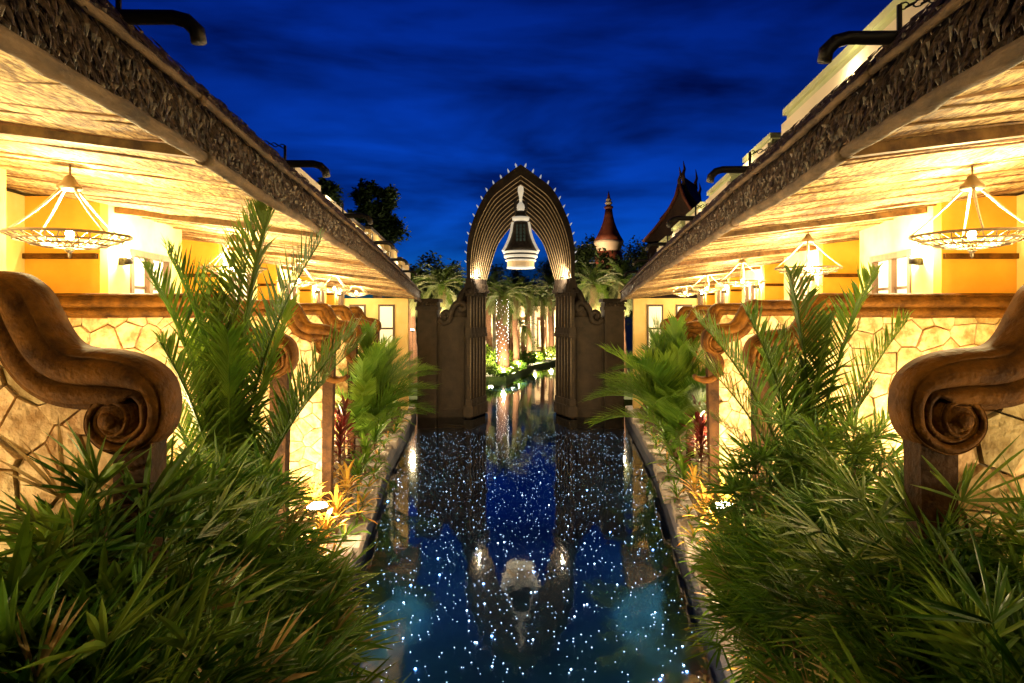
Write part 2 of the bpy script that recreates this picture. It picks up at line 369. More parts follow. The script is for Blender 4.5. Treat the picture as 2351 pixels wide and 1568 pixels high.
HOOK = [(.14,-.68,.10),(.20,-.76,.12),(.245,-.86,.125),(.225,-.96,.125),(.15,-1.05,.12),(.05,-1.085,.11),(-.06,-1.07,.085),(-.10,-1.04,.05)]
def sweep(mb, path, prof, d, s, xt, back=0.09, side=1):
    pts = catmull(path, 5); n = len(pts); m = len(prof)+2; vv = []
    for i, (q, z, w) in enumerate(pts):
        a, b = pts[max(i-1,0)], pts[min(i+1,n-1)]; tq, tz = b[0]-a[0], b[1]-a[1]; L = math.hypot(tq, tz) or 1
        nq, nz_ = -tz/L*side, tq/L*side
        sc = min(1.0, w/0.22)
        ring = [(u, -dp*(0.45+0.55*sc)) for u, dp in prof] + [(1.0, back), (0.0, back)]
        for u, y in ring: vv.append((s*(xt+q+nq*u*w), d+y, EYE+z+nz_*u*w))
    ff = []
    for i in range(n-1):
        for k in range(m):
            k2 = (k+1) % m; ff.append((i*m+k, i*m+k2, (i+1)*m+k2, (i+1)*m+k) if s > 0 else (i*m+k2, i*m+k, (i+1)*m+k, (i+1)*m+k2))
    ff.append(tuple(range(m))); ff.append(tuple((n-1)*m+k for k in range(m)))
    mb.add(vv, ff)

def terrace_wall(s, k):
    d = WALL_D[k]; xt = X_tip(d) + ((-0.10 if s < 0 else .05) if k == 0 else 0)
    n = ORD[len(WALL_D)-1-k]
    t = thing('terrace_wall', f'flagstone terrace wall with dark scrolled cornice, {n} from the gate {BANK[s]}', 'wall', (s*xt, d, BED), 'flagstone terrace walls with scrolled ends')
    def P(o): o.location = (-s*xt, -d, -BED); return o
    w = MB(); qs = [0.22+0.05*i for i in range(16)] + [1.2, X_fac(d)+.7-xt]
    for i in range(len(qs)-1):
        a, b = qs[i], qs[i+1]; za, zb_ = EYE+interp(a, ZB_Q, ZB_Z)+0.04, EYE+interp(b, ZB_Q, ZB_Z)+0.04
        p = [(s*(xt+a),d,-.3),(s*(xt+b),d,-.3),(s*(xt+b),d+.1,-.3),(s*(xt+a),d+.1,-.3),(s*(xt+a),d,za),(s*(xt+b),d,zb_),(s*(xt+b),d+.1,zb_),(s*(xt+a),d+.1,za)]
        w.hexa(p)
    P(w.build('wall_core', 'mortar', t))
    rr = random.Random(100+k*7+s)
    q1 = min(3.2, X_fac(d)+.55-xt) if k < 3 else 2.4
    for poly in voronoi(0.27, q1, 0.35-EYE if k else BED-0.05-EYE, 0.10, 0.23 if k < 3 else 0.33, rr):
        poly = [(q, min(z, interp(q, ZB_Q, ZB_Z)+0.05)) for q, z in poly]
        if area(poly) < 0.008: continue
        cx = sum(p[0] for p in poly)/len(poly); cz = sum(p[1] for p in poly)/len(poly)
        h = rr.uniform(0.028, 0.055); m = len(poly); vv = []
        tl = (rr.uniform(-.06,.06), rr.uniform(-.06,.06))
        for f, y in ((1.0, 0.01), (0.985, -h*0.7), (0.955, -h)):
            for (q, z) in poly:
                qq, zz = cx+(q-cx)*f, cz+(z-cz)*f
                vv.append((s*(qq-cx), y + (tl[0]*(qq-cx)+tl[1]*(zz-cz) if f < 1 else 0) + (rr.uniform(-.004,.004) if f < .95 else 0), zz-cz))
        ff = []
        for r_ in range(2):
            for i in range(m): ff.append((r_*m+i, r_*m+(i+1)%m, (r_+1)*m+(i+1)%m, (r_+1)*m+i))
        ff.append(tuple(2*m+i for i in range(m)))
        if s < 0: pass
        sb = MB(); sb.add(vv, ff); o = sb.build('stone', 'stone', t)
        o.location = (s*cx, 0, EYE+cz-BED)
    c = MB(); sweep(c, PATH, PROF, d, s, xt); P(c.build('cornice', 'bronze_plaster', t, smooth=True))
    c = MB(); c.lathe([(0.001,-.15),(.135,-.15),(.135,-.045),(.05,-.03),(0.03,-.015),(0.045,0),(0.03,.015),(0.001,.02)], seg=14)
    o = c.build('volute_eye', 'bronze_plaster', t, True); o.rotation_euler = (R(90), 0, 0); o.location = (s*0.28, -0.10, EYE-.54-BED)
    if k >= 2:
        c = MB(); sweep(c, HOOK, [(0,.0),(.06,.08),(.3,.12),(.7,.12),(.94,.08),(1,.0)], d, s, xt, 0.11); P(c.build('hook_scroll', 'bronze_plaster', t, True))
    c = MB()
    c.hexa([(s*(xt+.17),d-.06,-.3),(s*(xt+.29),d-.06,-.3),(s*(xt+.29),d+.09,-.3),(s*(xt+.17),d+.09,-.3),
            (s*(xt+.08),d-.06,EYE-.66),(s*(xt+.27),d-.06,EYE-.66),(s*(xt+.27),d+.09,EYE-.66),(s*(xt+.08),d+.09,EYE-.66)])
    P(c.build('end_post', 'post_plaster', t))
for s in (-1, 1):
    for k in range(len(WALL_D)): terrace_wall(s, k)

# ------------------------------------------------------------------ villa rows with thatched terrace roof
def villa_row(s):
    lab = {-1: 'long yellow villa row under a thatched eave, with stepped yellow upper rooms', 1: 'long yellow villa row under a thatched eave, with a pale parapet along its roof'}[s]
    V = thing('villa_building', lab, 'building', (s*X_fac(0), 0, 2.5), 'villa rows along the canal')
    off = (-s*X_fac(0), 0, -2.5)
    def B(mb, name, m, parent=V, smooth=False):
        o = mb.build(name, m, parent, smooth)
        if parent is V: o.location = off
        return o
    rr = random.Random(50+s)
    def ztop(d): return Z_eave(d)+0.42
    def slab(mb, d0, d1, x0, x1, z0, z1a, z1b):   # x0,x1 offsets from the facade line
        mb.hexa([(s*(X_fac(d0)+x0),d0,z0),(s*(X_fac(d0)+x1),d0,z0),(s*(X_fac(d1)+x1),d1,z0),(s*(X_fac(d1)+x0),d1,z0),
                 (s*(X_fac(d0)+x0),d0,z1a),(s*(X_fac(d0)+x1),d0,z1a),(s*(X_fac(d1)+x1),d1,z1b),(s*(X_fac(d1)+x0),d1,z1b)])
    ks = list(range(-1, 5))
    for k in ks:
        dk = 3.4+3.9*k; n0, n1 = dk+2.5, dk+4.1; e1 = min(dk+6.4, D_END)
        # niche: recessed back wall and orange end panel facing the arriving guest
        if n1 < D_END:
            w = MB(); slab(w, n0, n1, 0.85, 1.0, 2.5, ztop(n0), ztop(n1)); B(w, 'niche_wall', 'yellow_plaster')
            w = MB(); w.box(s*(X_fac(n1)+0.004), s*(X_fac(n1)+1.0), n1, n1+0.15, 2.5, ztop(n1)); B(w, 'end_panel', 'orange_plaster')
            w = MB(); w.box(s*(X_fac(n1)+0.02), s*(X_fac(n1)+0.84), n1-0.05, n1-0.003, EYE+0.60, EYE+0.66); B(w, 'ledge', 'bronze_plaster')
            w = MB(); w.box(s*X_fac(n0), s*(X_fac(n0)+1.0), n0-0.15, n0, 2.5, ztop(n0)); B(w, 'return_wall', 'yellow_plaster')
        # facade with a glazed door between piers
        f0 = n1+0.15; f1 = e1-0.15
        if f1-f0 > 1.2:
            a, b = f0+0.55, min(f0+1.75, f1-0.15); lint = EYE+0.78
            w = MB(); slab(w, f0, a, 0.0, 0.18, 2.5, ztop(f0), ztop(a)); slab(w, b, f1, 0, 0.18, 2.5, ztop(b), ztop(f1))
            w.hexa([(s*(X_fac(a)),a,lint),(s*(X_fac(a)+.18),a,lint),(s*(X_fac(b)+.18),b,lint),(s*(X_fac(b)),b,lint),(s*(X_fac(a)),a,ztop(a)),(s*(X_fac(a)+.18),a,ztop(a)),(s*(X_fac(b)+.18),b,ztop(b)),(s*(X_fac(b)),b,ztop(b))])
            B(w, 'wall', 'yellow_plaster')
            door = MB(); slab(door, a, a+0.08, -0.02, 0.14, 2.5, lint, lint); slab(door, b-0.08, b, -0.02, 0.14, 2.5, lint, lint)
            mid = (a+b)/2; slab(door, mid-0.05, mid+0.05, 0.0, 0.12, 2.5, lint-0.08, lint-0.08); slab(door, a+.08, b-.08, -0.02, 0.14, lint-0.08, lint, lint)
            do = B(door, 'door_frame', 'dark_wood')
            for (p0, p1) in ((a+0.08, mid-0.05), (mid+0.05, b-0.08)):
                pn = MB(); slab(pn, p0, p1, 0.07, 0.09, 2.5, lint-0.08, lint-0.08); pn.build('pane', 'curtain', do)
                pn = MB(); slab(pn, p0, p1, 0.045, 0.068, EYE-0.42, EYE-0.36, EYE-0.36); slab(pn, p0, p1, 0.045, 0.068, EYE+0.30, EYE+0.335, EYE+0.335); pn.build('glazing_bar', 'dark_wood', do)
        elif f1 > f0:
            w = MB(); slab(w, f0, f1, 0, 0.18, 2.5, ztop(f0), ztop(f1)); B(w, 'wall', 'yellow_plaster')
    w = MB(); w.box(s*(X_fac(D_END)-2.4), s*(X_fac(D_END)+1.2), D_END, D_END+0.2, 0.2, Z_eave(D_END)+0.12); gb = B(w, 'gable_wall', 'upper_plaster')
    for q in range(2):
        xx = X_fac(D_END)-1.9+q*1.1
        w = MB(); w.box(s*xx, s*(xx+.62), D_END-.06, D_END-.002, 2.6, EYE+.30); fr = w.build('window_frame', 'dark_wood', gb)
        for (za, zb) in ((2.7, 3.55), (3.62, EYE+.22)):
            w = MB(); w.box(s*(xx+.07), s*(xx+.55), D_END-.075, D_END-.062, za, zb); w.build('pane', 'curtain', fr)
    # ---- roof: woven soffit carried on rafters, thick thatch edge
    D0 = 0.9
    def edge(d, dx, dz): return (s*(X_eave(d)+dx), d, Z_eave(d)+dz)
    def inn(d, dz): return (s*(X_fac(d)+1.05), d, Z_eave(d)+0.42+dz+0.06)
    N = 60; so_ = MB(); vv = []; ff = []
    for i in range(N+1):
        d = D0+(D_END-D0)*i/N
        for j in range(9):
            a, b = Vector(edge(d, 0.03, 0.05)), Vector(inn(d, 0)); p = a.lerp(b, j/8); p.z += rr.uniform(-.012, .012); vv.append(p)
    for i in range(N):
        for j in range(8): q = (i*9+j, i*9+j+1, (i+1)*9+j+1, (i+1)*9+j); ff.append(q if s > 0 else q[::-1])
    so_.add(vv, ff); roof = B(so_, 'thatched_roof', 'matting')
    # main cross beams and thin bowed rafters
    for k in range(0, 6):
        d = 3.95+3.9*k
        if d > D_END-0.3: break
        bm = MB(); a, b = Vector(edge(d, -0.02, 0.035)), Vector(inn(d, -0.02)); hh = 0.035
        bm.hexa([a+Vector((0,-hh,-.05)), b+Vector((0,-hh,-.05)), b+Vector((0,hh,-.05)), a+Vector((0,hh,-.05)), a+Vector((0,-hh,.06)), b+Vector((0,-hh,.06)), b+Vector((0,hh,.06)), a+Vector((0,hh,.06))])
        bm.build('beam', 'rafter', roof)
    d = 1.1
    while d < D_END-0.2:
        a, b = Vector(edge(d, 0.0, 0.047)), Vector(inn(min(d+rr.uniform(-.5,.5), D_END-.05), -0.004)); pts = []
        w1, w2 = rr.uniform(-.07,.07), rr.uniform(-.05,.05)
        for j in range(9):
            t = j/8; p = a.lerp(b, t); p.y += w1*math.sin(math.pi*t)+w2*math.sin(2*math.pi*t*1.5); p.z += rr.uniform(-.006, .004); pts.append(p)
        r0 = rr.choice([0.006, 0.008, 0.010, 0.015])
        bm = MB(); bm.tube(pts, [r0*rr.uniform(.8,1.2) for _ in pts], 5); bm.build('rafter', 'rafter', roof)
        d += rr.uniform(0.12, 0.55)
    # thatch: solid core + thousands of hanging strips
    co = MB(); vv = []; ff = []
    sec = [(0.05, 0.07), (0.02, 0.09), (0.02, 0.32), (0.15, 0.58), (0.27, 0.62), (3.4, 0.98), (3.4, 0.62), (0.30, 0.19)]
    for i in range(N+1):
        d = D0+(D_END-D0)*i/N
        for (dx, dz) in sec: vv.append(edge(d, dx, dz))
    m = len(sec)
    for i in range(N):
        for j in range(m): q = (i*m+j, i*m+(j+1)%m, (i+1)*m+(j+1)%m, (i+1)*m+j); ff.append(q if s < 0 else q[::-1])
    ff += [tuple(range(m)), tuple(N*m+j for j in range(m))]
    co.add(vv, ff); co.build('thatch_core', 'thatch_core', roof)
    th = MB()
    def strip(d, dx, dz, L, wdt, ox, lean):
        p0 = Vector(edge(d, dx, dz)); dn = Vector((-s*lean, rr.uniform(-.18,.18), -1)).normalized(); wv = Vector((0, wdt/2, 0)); ou = Vector((-s, 0, 0))
        cl = rr.uniform(-.012, .045); L *= 1.35 if rr.random() < .06 else 1.0
        p1 = p0+dn*L*.55+ou*(ox+0.012); p2 = p0+dn*L+ou*(ox+cl)
        th.add([p0-wv*.7, p0+wv*.7, p1+wv, p1-wv, p1+ou*0.012, p2+wv*.25, p2-wv*.25], [(0,1,4),(0,4,3),(1,2,4),(3,4,6),(4,2,5),(4,5,6)] )
    for row in range(5):
        d = D0
        while d < D_END:
            step = 0.016 + 0.0016*d
            strip(d, 0.02-rr.uniform(0,.02), 0.33-row*0.055+rr.uniform(-.02,.02), rr.uniform(.08,.15) if row < 4 else rr.uniform(.06,.09), step*rr.uniform(.7,1.5), 0.005+0.012*rr.random(), 0.06); d += step
    for row in range(5):
        d = D0; f = row/4
        while d < D_END:
            step = 0.020 + 0.0020*d
            strip(d, 0.035+0.14*f, 0.42+0.20*f+rr.uniform(-.02,.02), rr.uniform(.07,.13), step*rr.uniform(.7,1.5), 0.01, 0.42); d += step
    tag(th.build('thatch', 'thatch', roof), kind='stuff')
    def pole(dx, dz, r0, name):
        d = D0; k = 0
        while d < D_END-0.3:
            L = rr.uniform(2.6, 3.4); d1 = min(d+L, D_END); pts = []; rad = []; nn = 30
            for i in range(nn+1):
                t = i/nn; dd = d+(d1+0.12-d)*t; p = Vector(edge(dd, dx, dz + 0.010*math.sin(dd*2.1)+rr.uniform(-.004,.004))); pts.append(p); rad.append(r0*((1.18 if i % 5 == 0 else 1.0)+rr.uniform(-.05,.05))*(1-0.12*t))
            bm = MB(); bm.tube(pts, rad, 8); bm.build(name, 'bamboo', roof, True); d = d1; k += 1
    pole(-0.02, 0.01, 0.042, 'bamboo_pole'); pole(-0.035, 0.345, 0.024, 'bamboo_pole')
    # ---- rain spouts with guy chains
    for k in range(6):
        d = (3.4 if s < 0 else 3.65)+3.2*k; p = Vector(edge(d, 0.13, 0.57))
        sp = MB(); pts = [p+Vector((s*0.45,0,-.01)), p+Vector((0,0,0.0)), p+Vector((-s*.26,0,0.0)), p+Vector((-s*.33,0,-.02)), p+Vector((-s*.38,0,-.07)), p+Vector((-s*.39,0,-.13))]
        sp.tube(pts, [.038,.038,.036,.038,.04,.038], 10); so2 = B(sp, 'rain_spout', 'black_iron', smooth=True)
        pm = MB(); b0 = p+Vector((s*0.02,0,0.03)); pm.tube([b0, b0+Vector((0,0,.15))], .014, 6); pm.build('post', 'black_iron', so2)
        ch = MB(); a = b0+Vector((0,0,.14)); b = a+Vector((s*.62, -0.10, .30)); nl = 16
        for i in range(nl):
            t = (i+.5)/nl; c = a.lerp(b, t); c.z -= 0.07*math.sin(math.pi*t); dirv = (b-a).normalized(); x = dirv; y = Vector((0,1,0)) if i % 2 else dirv.cross(Vector((0,1,0))).normalized()
            ring = [c + x*(0.030*math.cos(q*math.pi/4)) + y*(0.017*math.sin(q*math.pi/4)) for q in range(8)]
            ch.tube(ring, .0055, 4, closed=True)
        ch.build('chain', 'black_iron', so2)
    # ---- what rises above the eave
    def block(d0, d1, x0, x1, z1, m='upper_plaster'):
        a = MB(); c = [(s*(X_eave(d0)+x0),d0),(s*(X_eave(d0)+x1),d0),(s*(X_eave(d1)+x1),d1),(s*(X_eave(d1)+x0),d1)]
        z0 = Z_eave(d0)+0.42
        a.hexa([(x,y,z0) for x,y in c]+[(x,y,EYE+z1) for x,y in c]); o = B(a, 'parapet_wall' if m == 'pale_parapet' else 'upper_room', m)
        e = MB(); cc = [(c[0][0]-s*.03,c[0][1]-.03),(c[1][0]+s*.03,c[1][1]-.03),(c[2][0]+s*.03,c[2][1]+.03),(c[3][0]-s*.03,c[3][1]+.03)]
        e.hexa([(x,y,EYE+z1+.002) for x,y in cc]+[(x,y,EYE+z1+.06) for x,y in cc]); e.build('roof_cap', 'roof_edge' if m != 'pale_parapet' else 'pale_parapet', o)
        # light band where wall meets thatch
        e = MB(); f = [(c[0][0]-s*.05,c[0][1]-.01),(c[0][0]-s*.004,c[0][1]-.01),(c[3][0]-s*.004,c[3][1]+.01),(c[3][0]-s*.05,c[3][1]+.01)]
        e.hexa([(x,y,z0+.2) for x,y in f]+[(x,y,z0+.46) for x,y in f]); e.build('flashing', 'cream_band', o)
    if s > 0:
        block(0.9, 6.5, 0.42, 0.67, 1.92, 'pale_parapet')
        for d0, d1, z in ((7.0, 8.1, 1.82), (8.9, 10.4, 1.82), (11.0, 12.4, 1.76), (13.2, 14.4, 1.76), (15.4, 17.0, 1.7)): block(d0, d1, 0.42, 0.75, z, 'pale_parapet')
    else:
        for d0, d1, x0, x1, z in ((7.9, 9.3, .42, .8, 1.62), (9.8, 11.6, .45, 1.2, 1.66), (12.2, 14.2, .5, 1.6, 1.74), (14.9, 17.6, .45, 2.4, 1.86), (18.2, 20.6, .4, 2.8, 1.84), (21.2, 24.6, .35, 2.8, 1.7)): block(d0, d1, x0, x1, z)
    return V
VILLA = {s: villa_row(s) for s in (-1, 1)}

def added_roof_lamp(s, k, d, p):  # unseen lamp, added to brighten the parapets and upper rooms
    x = s*(X_eave(d)+0.33); z = Z_eave(d)+0.66
    t = thing('added_roof_lamp', f'added roof lamp behind the thatch edge, {ORD[k]} from the gate {BANK[s]}', 'added roof lamp', (x, d, z), 'added lamps on the roof')
    m = MB(); m.box(-.03, .03, -.09, .09, -.03, .02); m.build('housing', 'black_iron', t)
    m = MB(); m.box(-.022, .022, -.075, .075, .021, .03); m.build('lens', 'bulb', t)
    lamp('added_roof_lamp_light', t, (-s*.05, 0, .10), p, (1.0,.80,.42), .06)
for k, d in enumerate((20.0, 16.2, 13.0, 10.0)): added_roof_lamp(-1, k, d, 2.4)
for k, d in enumerate((14.0, 10.8, 7.8, 4.8, 2.2)): added_roof_lamp(1, k, d, 0.7)

# ------------------------------------------------------------------ terrace chandeliers
def chandelier(s, k):
    d = 5.2+3.9*k; x = s*(2.98+0.103*d); z = EYE+0.60
    zt = Z_eave(d)+0.30
    t = thing('chandelier', f'rope hung lattice bowl chandelier, {ORD[4-k]} from the gate {BANK[s]}' if k >= 0 else f'rope hung lattice bowl chandelier, farthest from the gate {BANK[s]}', 'chandelier', (x, d, z), 'rope hung terrace chandeliers')
    h = zt-z+0.05; r0 = 0.42
    m = MB(); m.tube([(0,0,0.35),(0.004,0,0.5),(0,0,h)], 0.008, 6); m.build('hanging_cord', 'dark_wood', t)
    m = MB(); m.lathe([(0.012,.47),(.03,.46),(.05,.42),(.085,.385),(.09,.36),(.07,.35),(.02,.345)], seg=14); m.build('cap', 'lace_metal', t, True)
    for q in range(4):
        a = math.pi/4+q*math.pi/2+0.35; p0 = Vector((.06*math.cos(a), .06*math.sin(a), .36)); p1 = Vector((r0*math.cos(a), r0*math.sin(a), 0.01))
        m = MB(); m.tube([p0.lerp(p1, i/6)+Vector((0,0,-.02*math.sin(math.pi*i/6))) for i in range(7)], [.013,.011,.010,.009,.008,.008,.008], 6); m.build('rope', 'rope', t, True)
    m = MB(); m.torus((0,0,0), r0, .012, seg=28); m.torus((0,0,-.045), r0*.86, .007, seg=24); m.torus((0,0,-.075), r0*.62, .007, seg=20); m.torus((0,0,-.095), r0*.3, .007, seg=14)
    for q in range(28):
        a = 2*math.pi*q/28
        for sg in (-1, 1):
            pts = []
            for i in range(5):
                u = i/4; rr_ = r0*(1-u*0.75); an = a+sg*0.30*u; pts.append((rr_*math.cos(an), rr_*math.sin(an), -0.10*math.sin(u*math.pi/2)))
            m.tube(pts, .0045, 4)
    m.lathe([(.03,-.10),(.035,-.12),(.012,-.14),(.012,-.165),(.002,-.18)], seg=8)
    m.build('lattice_bowl', 'lace_metal', t)
    m = MB(); m.lathe([(.004,-.04),(.026,-.028),(.034,0),(.026,.03),(.004,.042)], seg=10); m.build('bulb', 'bulb', t, True)
    lamp('chandelier_light', t, (0,0,.075), 27 if k >= 0 else 16, (1.0,.77,.34), .05)
for s in (-1, 1):
    for k in range(-1, 5): chandelier(s, k)

def wall_lamp(s, k):
    d = 3.4+3.9*k+4.55; x = s*(X_fac(d)-0.07); z = EYE+0.62
    t = thing('wall_lamp', f'small dark bracket lamp on the facade, {ORD[5-k-1]} from the gate {BANK[s]}' if k >= 0 else f'small dark bracket lamp on the facade, farthest from the gate {BANK[s]}', 'wall lamp', (x, d, z), 'facade bracket lamps')
    m = MB(); m.box(s*0.0, s*0.085, -.04, .04, -.06, .03); m.build('bracket', 'black_iron', t)
    m = MB(); m.lathe([(.025,-.05),(.05,-.04),(.058,.03),(.054,.03),(.04,-.03),(.02,-.035)], c=(-s*.03,0,0), seg=12); m.build('shade', 'black_iron', t, True)
    m = MB(); m.lathe([(.004,-.02),(.022,-.01),(.03,.015),(.018,.04),(.004,.05)], c=(-s*.03,0,0.01), seg=10); m.build('bulb', 'bulb', t, True)
    lamp('wall_lamp_light', t, (-s*.05,0,.10), 19, (1.0,.78,.38), .04)
for s in (-1, 1):
    for k in range(-1, 5): wall_lamp(s, k)

def uplight(s, d, x, z, power, label, aim=None, col=(1.0,.76,.42), big=1.0):
    t = thing('garden_uplight', label, 'garden light', (x, d, z), 'garden uplights in the planting beds')
    m = MB(); m.tube([(0,0,min(-.25, .2-z) if z > 2 else -.95 if abs(z-1.22) < .01 else -.25),(0,0,.0)], .012, 6); m.build('spike', 'black_iron', t)
    m = MB(); m.lathe([(.02,-.02),(.045*big,0),(.055*big,.07),(.05*big,.07),(.04*big,.02),(.01,.015)], seg=12); m.build('housing', 'black_iron', t, True)
    m = MB(); m.lathe([(.004,.02),(.038*big,.03),(.055*big,.07),(.05*big,.10),(.03*big,.125),(.004,.135)], seg=12); m.build('lens', 'bulb', t, True)
    lamp('uplight_light', t, (0,-.03,.16+.08*big), power, col, .13)
for s in (-1, 1):
    for k in range(6):
        d = WALL_D[k]-(1.2 if k == 2 else 1.0); x = s*(3.05 if k == 2 else X_tip(d)+0.70)
        uplight(s, d, x, 1.22 if k == 2 else BED+.2, [26, 62, 62, 50, 40, 40][k], f'spiked uplight before the flagstone wall {ORD[5-k]} from the gate {BANK[s]}', big=2.8 if k == 2 else 1.0)  # oversized lens on one pair imitates the glare around the lamp

def added_floor_lamp(s, k):  # unseen lamp, added on the terrace to brighten the flagstone walls
    d = WALL_D[k]-.75; x = s*(X_tip(WALL_D[k])+1.75)
    t = thing('added_terrace_lamp', f'added floor lamp before the wall {ORD[5-k]} from the gate {BANK[s]}', 'added floor lamp', (x, d, 2.5), 'added floor lamps on the terraces')
    m = MB(); m.lathe([(.10,0),(.10,.03),(.03,.05),(.03,.16),(.09,.18),(.11,.26),(.10,.26),(.02,.19)], seg=12); m.build('base', 'black_iron', t, True)
    m = MB(); m.lathe([(.01,.19),(.06,.21),(.075,.27),(.05,.32),(.01,.34)], seg=12); m.build('globe', 'bulb', t, True)
    lamp('added_floor_lamp_light', t, (0,0,.42), [14, 22, 20, 17, 14][k], (1.0,.76,.40), .05)
for s in (-1, 1):
    for k in range(5): added_floor_lamp(s, k)

# ------------------------------------------------------------------ leaves and plants
def blade(mb, p0, dirv, up, L, w, droop, fold=0.25, mi=0, seg=3):
    dirv = dirv.normalized(); side = dirv.cross(up)
    if side.length < 1e-4: side = dirv.cross(Vector((1,0,0)))
    side.normalize(); nrm = side.cross(dirv).normalized()
    vv = []; n = seg
    for i in range(n+1):
        t = i/n; c = p0+dirv*(L*t)-Vector((0,0,1))*(droop*L*t*t)
        ww = w*(0.55+0.45*min(1,t*3))*(1 if t < .6 else 1-(t-.6)*1.1)*0.9
        if i < n: vv += [c-side*ww+nrm*ww*fold, c, c+side*ww+nrm*ww*fold]
        else: vv.append(c)
    ff = []
    for i in range(n-1):
        a = i*3; ff += [(a,a+1,a+4,a+3),(a+1,a+2,a+5,a+4)]
    a = (n-1)*3; ff += [(a,a+1,n*3),(a+1,a+2,n*3)]
    mb.add(vv, ff, mi)
def fan_mesh(seed, m, pet=0.32, L=0.34, w=0.022, nb=11, spread=105, droop=0.25):
    r_ = random.Random(seed); mb = MB(); lean = r_.uniform(.35,.75)
    pts = [Vector((math.sin(lean*t)*pet*t, 0, math.cos(lean*t*0.8)*pet*t)) for t in (0,.35,.7,1)]
    mb.tube(pts, [.006,.005,.0045,.004], 4)
    tp = pts[-1]; fw = Vector((math.sin(lean+.35), 0, math.cos(lean+.35))).normalized(); sd = Vector((0,1,0)); up = fw.cross(sd)
    for i in range(nb):
        a = R(-spread+2*spread*i/(nb-1)+r_.uniform(-13,13)); dv = fw*math.cos(a)+sd*math.sin(a)+up*r_.uniform(-.35,.25)
        blade(mb, tp, dv, up, L*(1-0.28*abs(a)/R(110))*r_.uniform(.62,1.22), w*r_.uniform(.75,1.25), droop*r_.uniform(.0,1.0)*.55)
    return mb.mesh('leaf', m)
def frond_mesh(seed, m, L=1.7, th0=12, bend=38, n=44, ll=0.36, w=0.011, vee=0.55, fwd=0.75, pet=0.28, droop=0.22):
    r_ = random.Random(seed); mb = MB(); N = 14; pts = [Vector((0,0,0))]
    for i in range(N):
        t = (i+.5)/N; a = R(th0+bend*t**1.5); pts.append(pts[-1]+Vector((math.sin(a),0,math.cos(a)))*(L/N))
    mb.tube(pts, [0.014*(1-0.85*i/N)*max(L/1.7, .6)+.001 for i in range(N+1)], 5)
    for i in range(n):
        t = pet+(1-pet)*(i+.5)/n; u = t*N; j = min(int(u), N-1); p = pts[j].lerp(pts[j+1], u-j); tg = (pts[j+1]-pts[j]).normalized()
        nr = Vector((0,1,0)).cross(tg).normalized()*-1
        f = (t-pet)/(1-pet); le = ll*(0.55+1.3*f*(1-f)+0.25*(1-f))*(1 if f < .93 else .7)
        for sd in (-1, 1):
            dv = Vector((0,sd,0))*(1-0.45*f)+tg*(fwd+0.5*f)+nr*vee*r_.uniform(.7,1.2)+Vector((r_.uniform(-.1,.1),r_.uniform(-.1,.1),0))
            blade(mb, p, dv, nr, le*r_.uniform(.85,1.12), w*r_.uniform(.8,1.2), droop*r_.uniform(.3,1.6), 0.3, 0, 2)
    return mb.mesh('frond', m)
def strap_mesh(seed, m, L=0.5, w=0.022, droop=0.35):
    mb = MB(); r_ = random.Random(seed); blade(mb, Vector((0,0,0)), Vector((0.55,0,0.83)), Vector((-.83,0,.55)), L, w, droop, .3, 0, 5); return mb.mesh('leaf', m)
FAN_D = [fan_mesh(i, LEAF[0], .30, .40, .011, 14, 78, .28) for i in range(6)] + [fan_mesh(20+i, LEAF[1], .28, .42, .011, 14, 72, .25) for i in range(4)] + [fan_mesh(30+i, LEAF[2], .28, .40, .010, 13, 75, .3) for i in range(3)] + [fan_mesh(36, LEAF[3], .25, .36, .009, 10, 70, .4)]
FAN_W = [fan_mesh(40+i, LEAF[0], .28, .42, .018, 10, 62, .22) for i in range(5)] + [fan_mesh(50+i, LEAF[1], .26, .44, .020, 9, 55, .2) for i in range(4)] + [fan_mesh(57+i, LEAF[2], .26, .42, .017, 9, 60, .3) for i in range(3)] + [fan_mesh(60, LEAF[3], .25, .40, .014, 6, 55, .3)]
FR_UP = [frond_mesh(70+i, LEAF[2 if i % 3 == 0 else 1], 1.9, 6+4*i, 22+5*i, 64, .42, .0115) for i in range(5)]
FR_ARC = [frond_mesh(80+i, LEAF[1 if i % 2 else 2], 1.35, 14+9*i, 45+7*i, 44, .36, .010, .45, .7, .2, .3) for i in range(5)]
mat('leaf_lime', (0.075, 0.165, 0.012), 0.45, c2=(0.16, 0.26, 0.03), scale=4, rand=0.25, spec=0.22, trans=0.3)
FR_MID = [frond_mesh(85+i, 'leaf_lime' if i % 3 else LEAF[1], 1.15, 4+11*i, 26+7*i, 46, .36, .011, .5, .85, .18, .15) for i in range(5)]
FR_FAR = [frond_mesh(90+i, LEAF[4 if i % 2 else 2], 2.4, 25+22*i, 60+6*i, 34, .50, .020, .3, .6, .12, .3) for i in range(4)]
STR_R = [strap_mesh(100+i, 'leaf_red', .42, .028, .3+.1*i) for i in range(3)]
STR_O = [strap_mesh(110+i, 'leaf_orange', .46, .024, .3+.12*i) for i in range(3)]
STR_B = [strap_mesh(130+i, LEAF[1 if i % 2 else 0], .52, .027, .15+.1*i) for i in range(4)]
STR_G = [strap_mesh(120+i, LEAF[1], .55, .026, .3+.15*i) for i in range(3)]

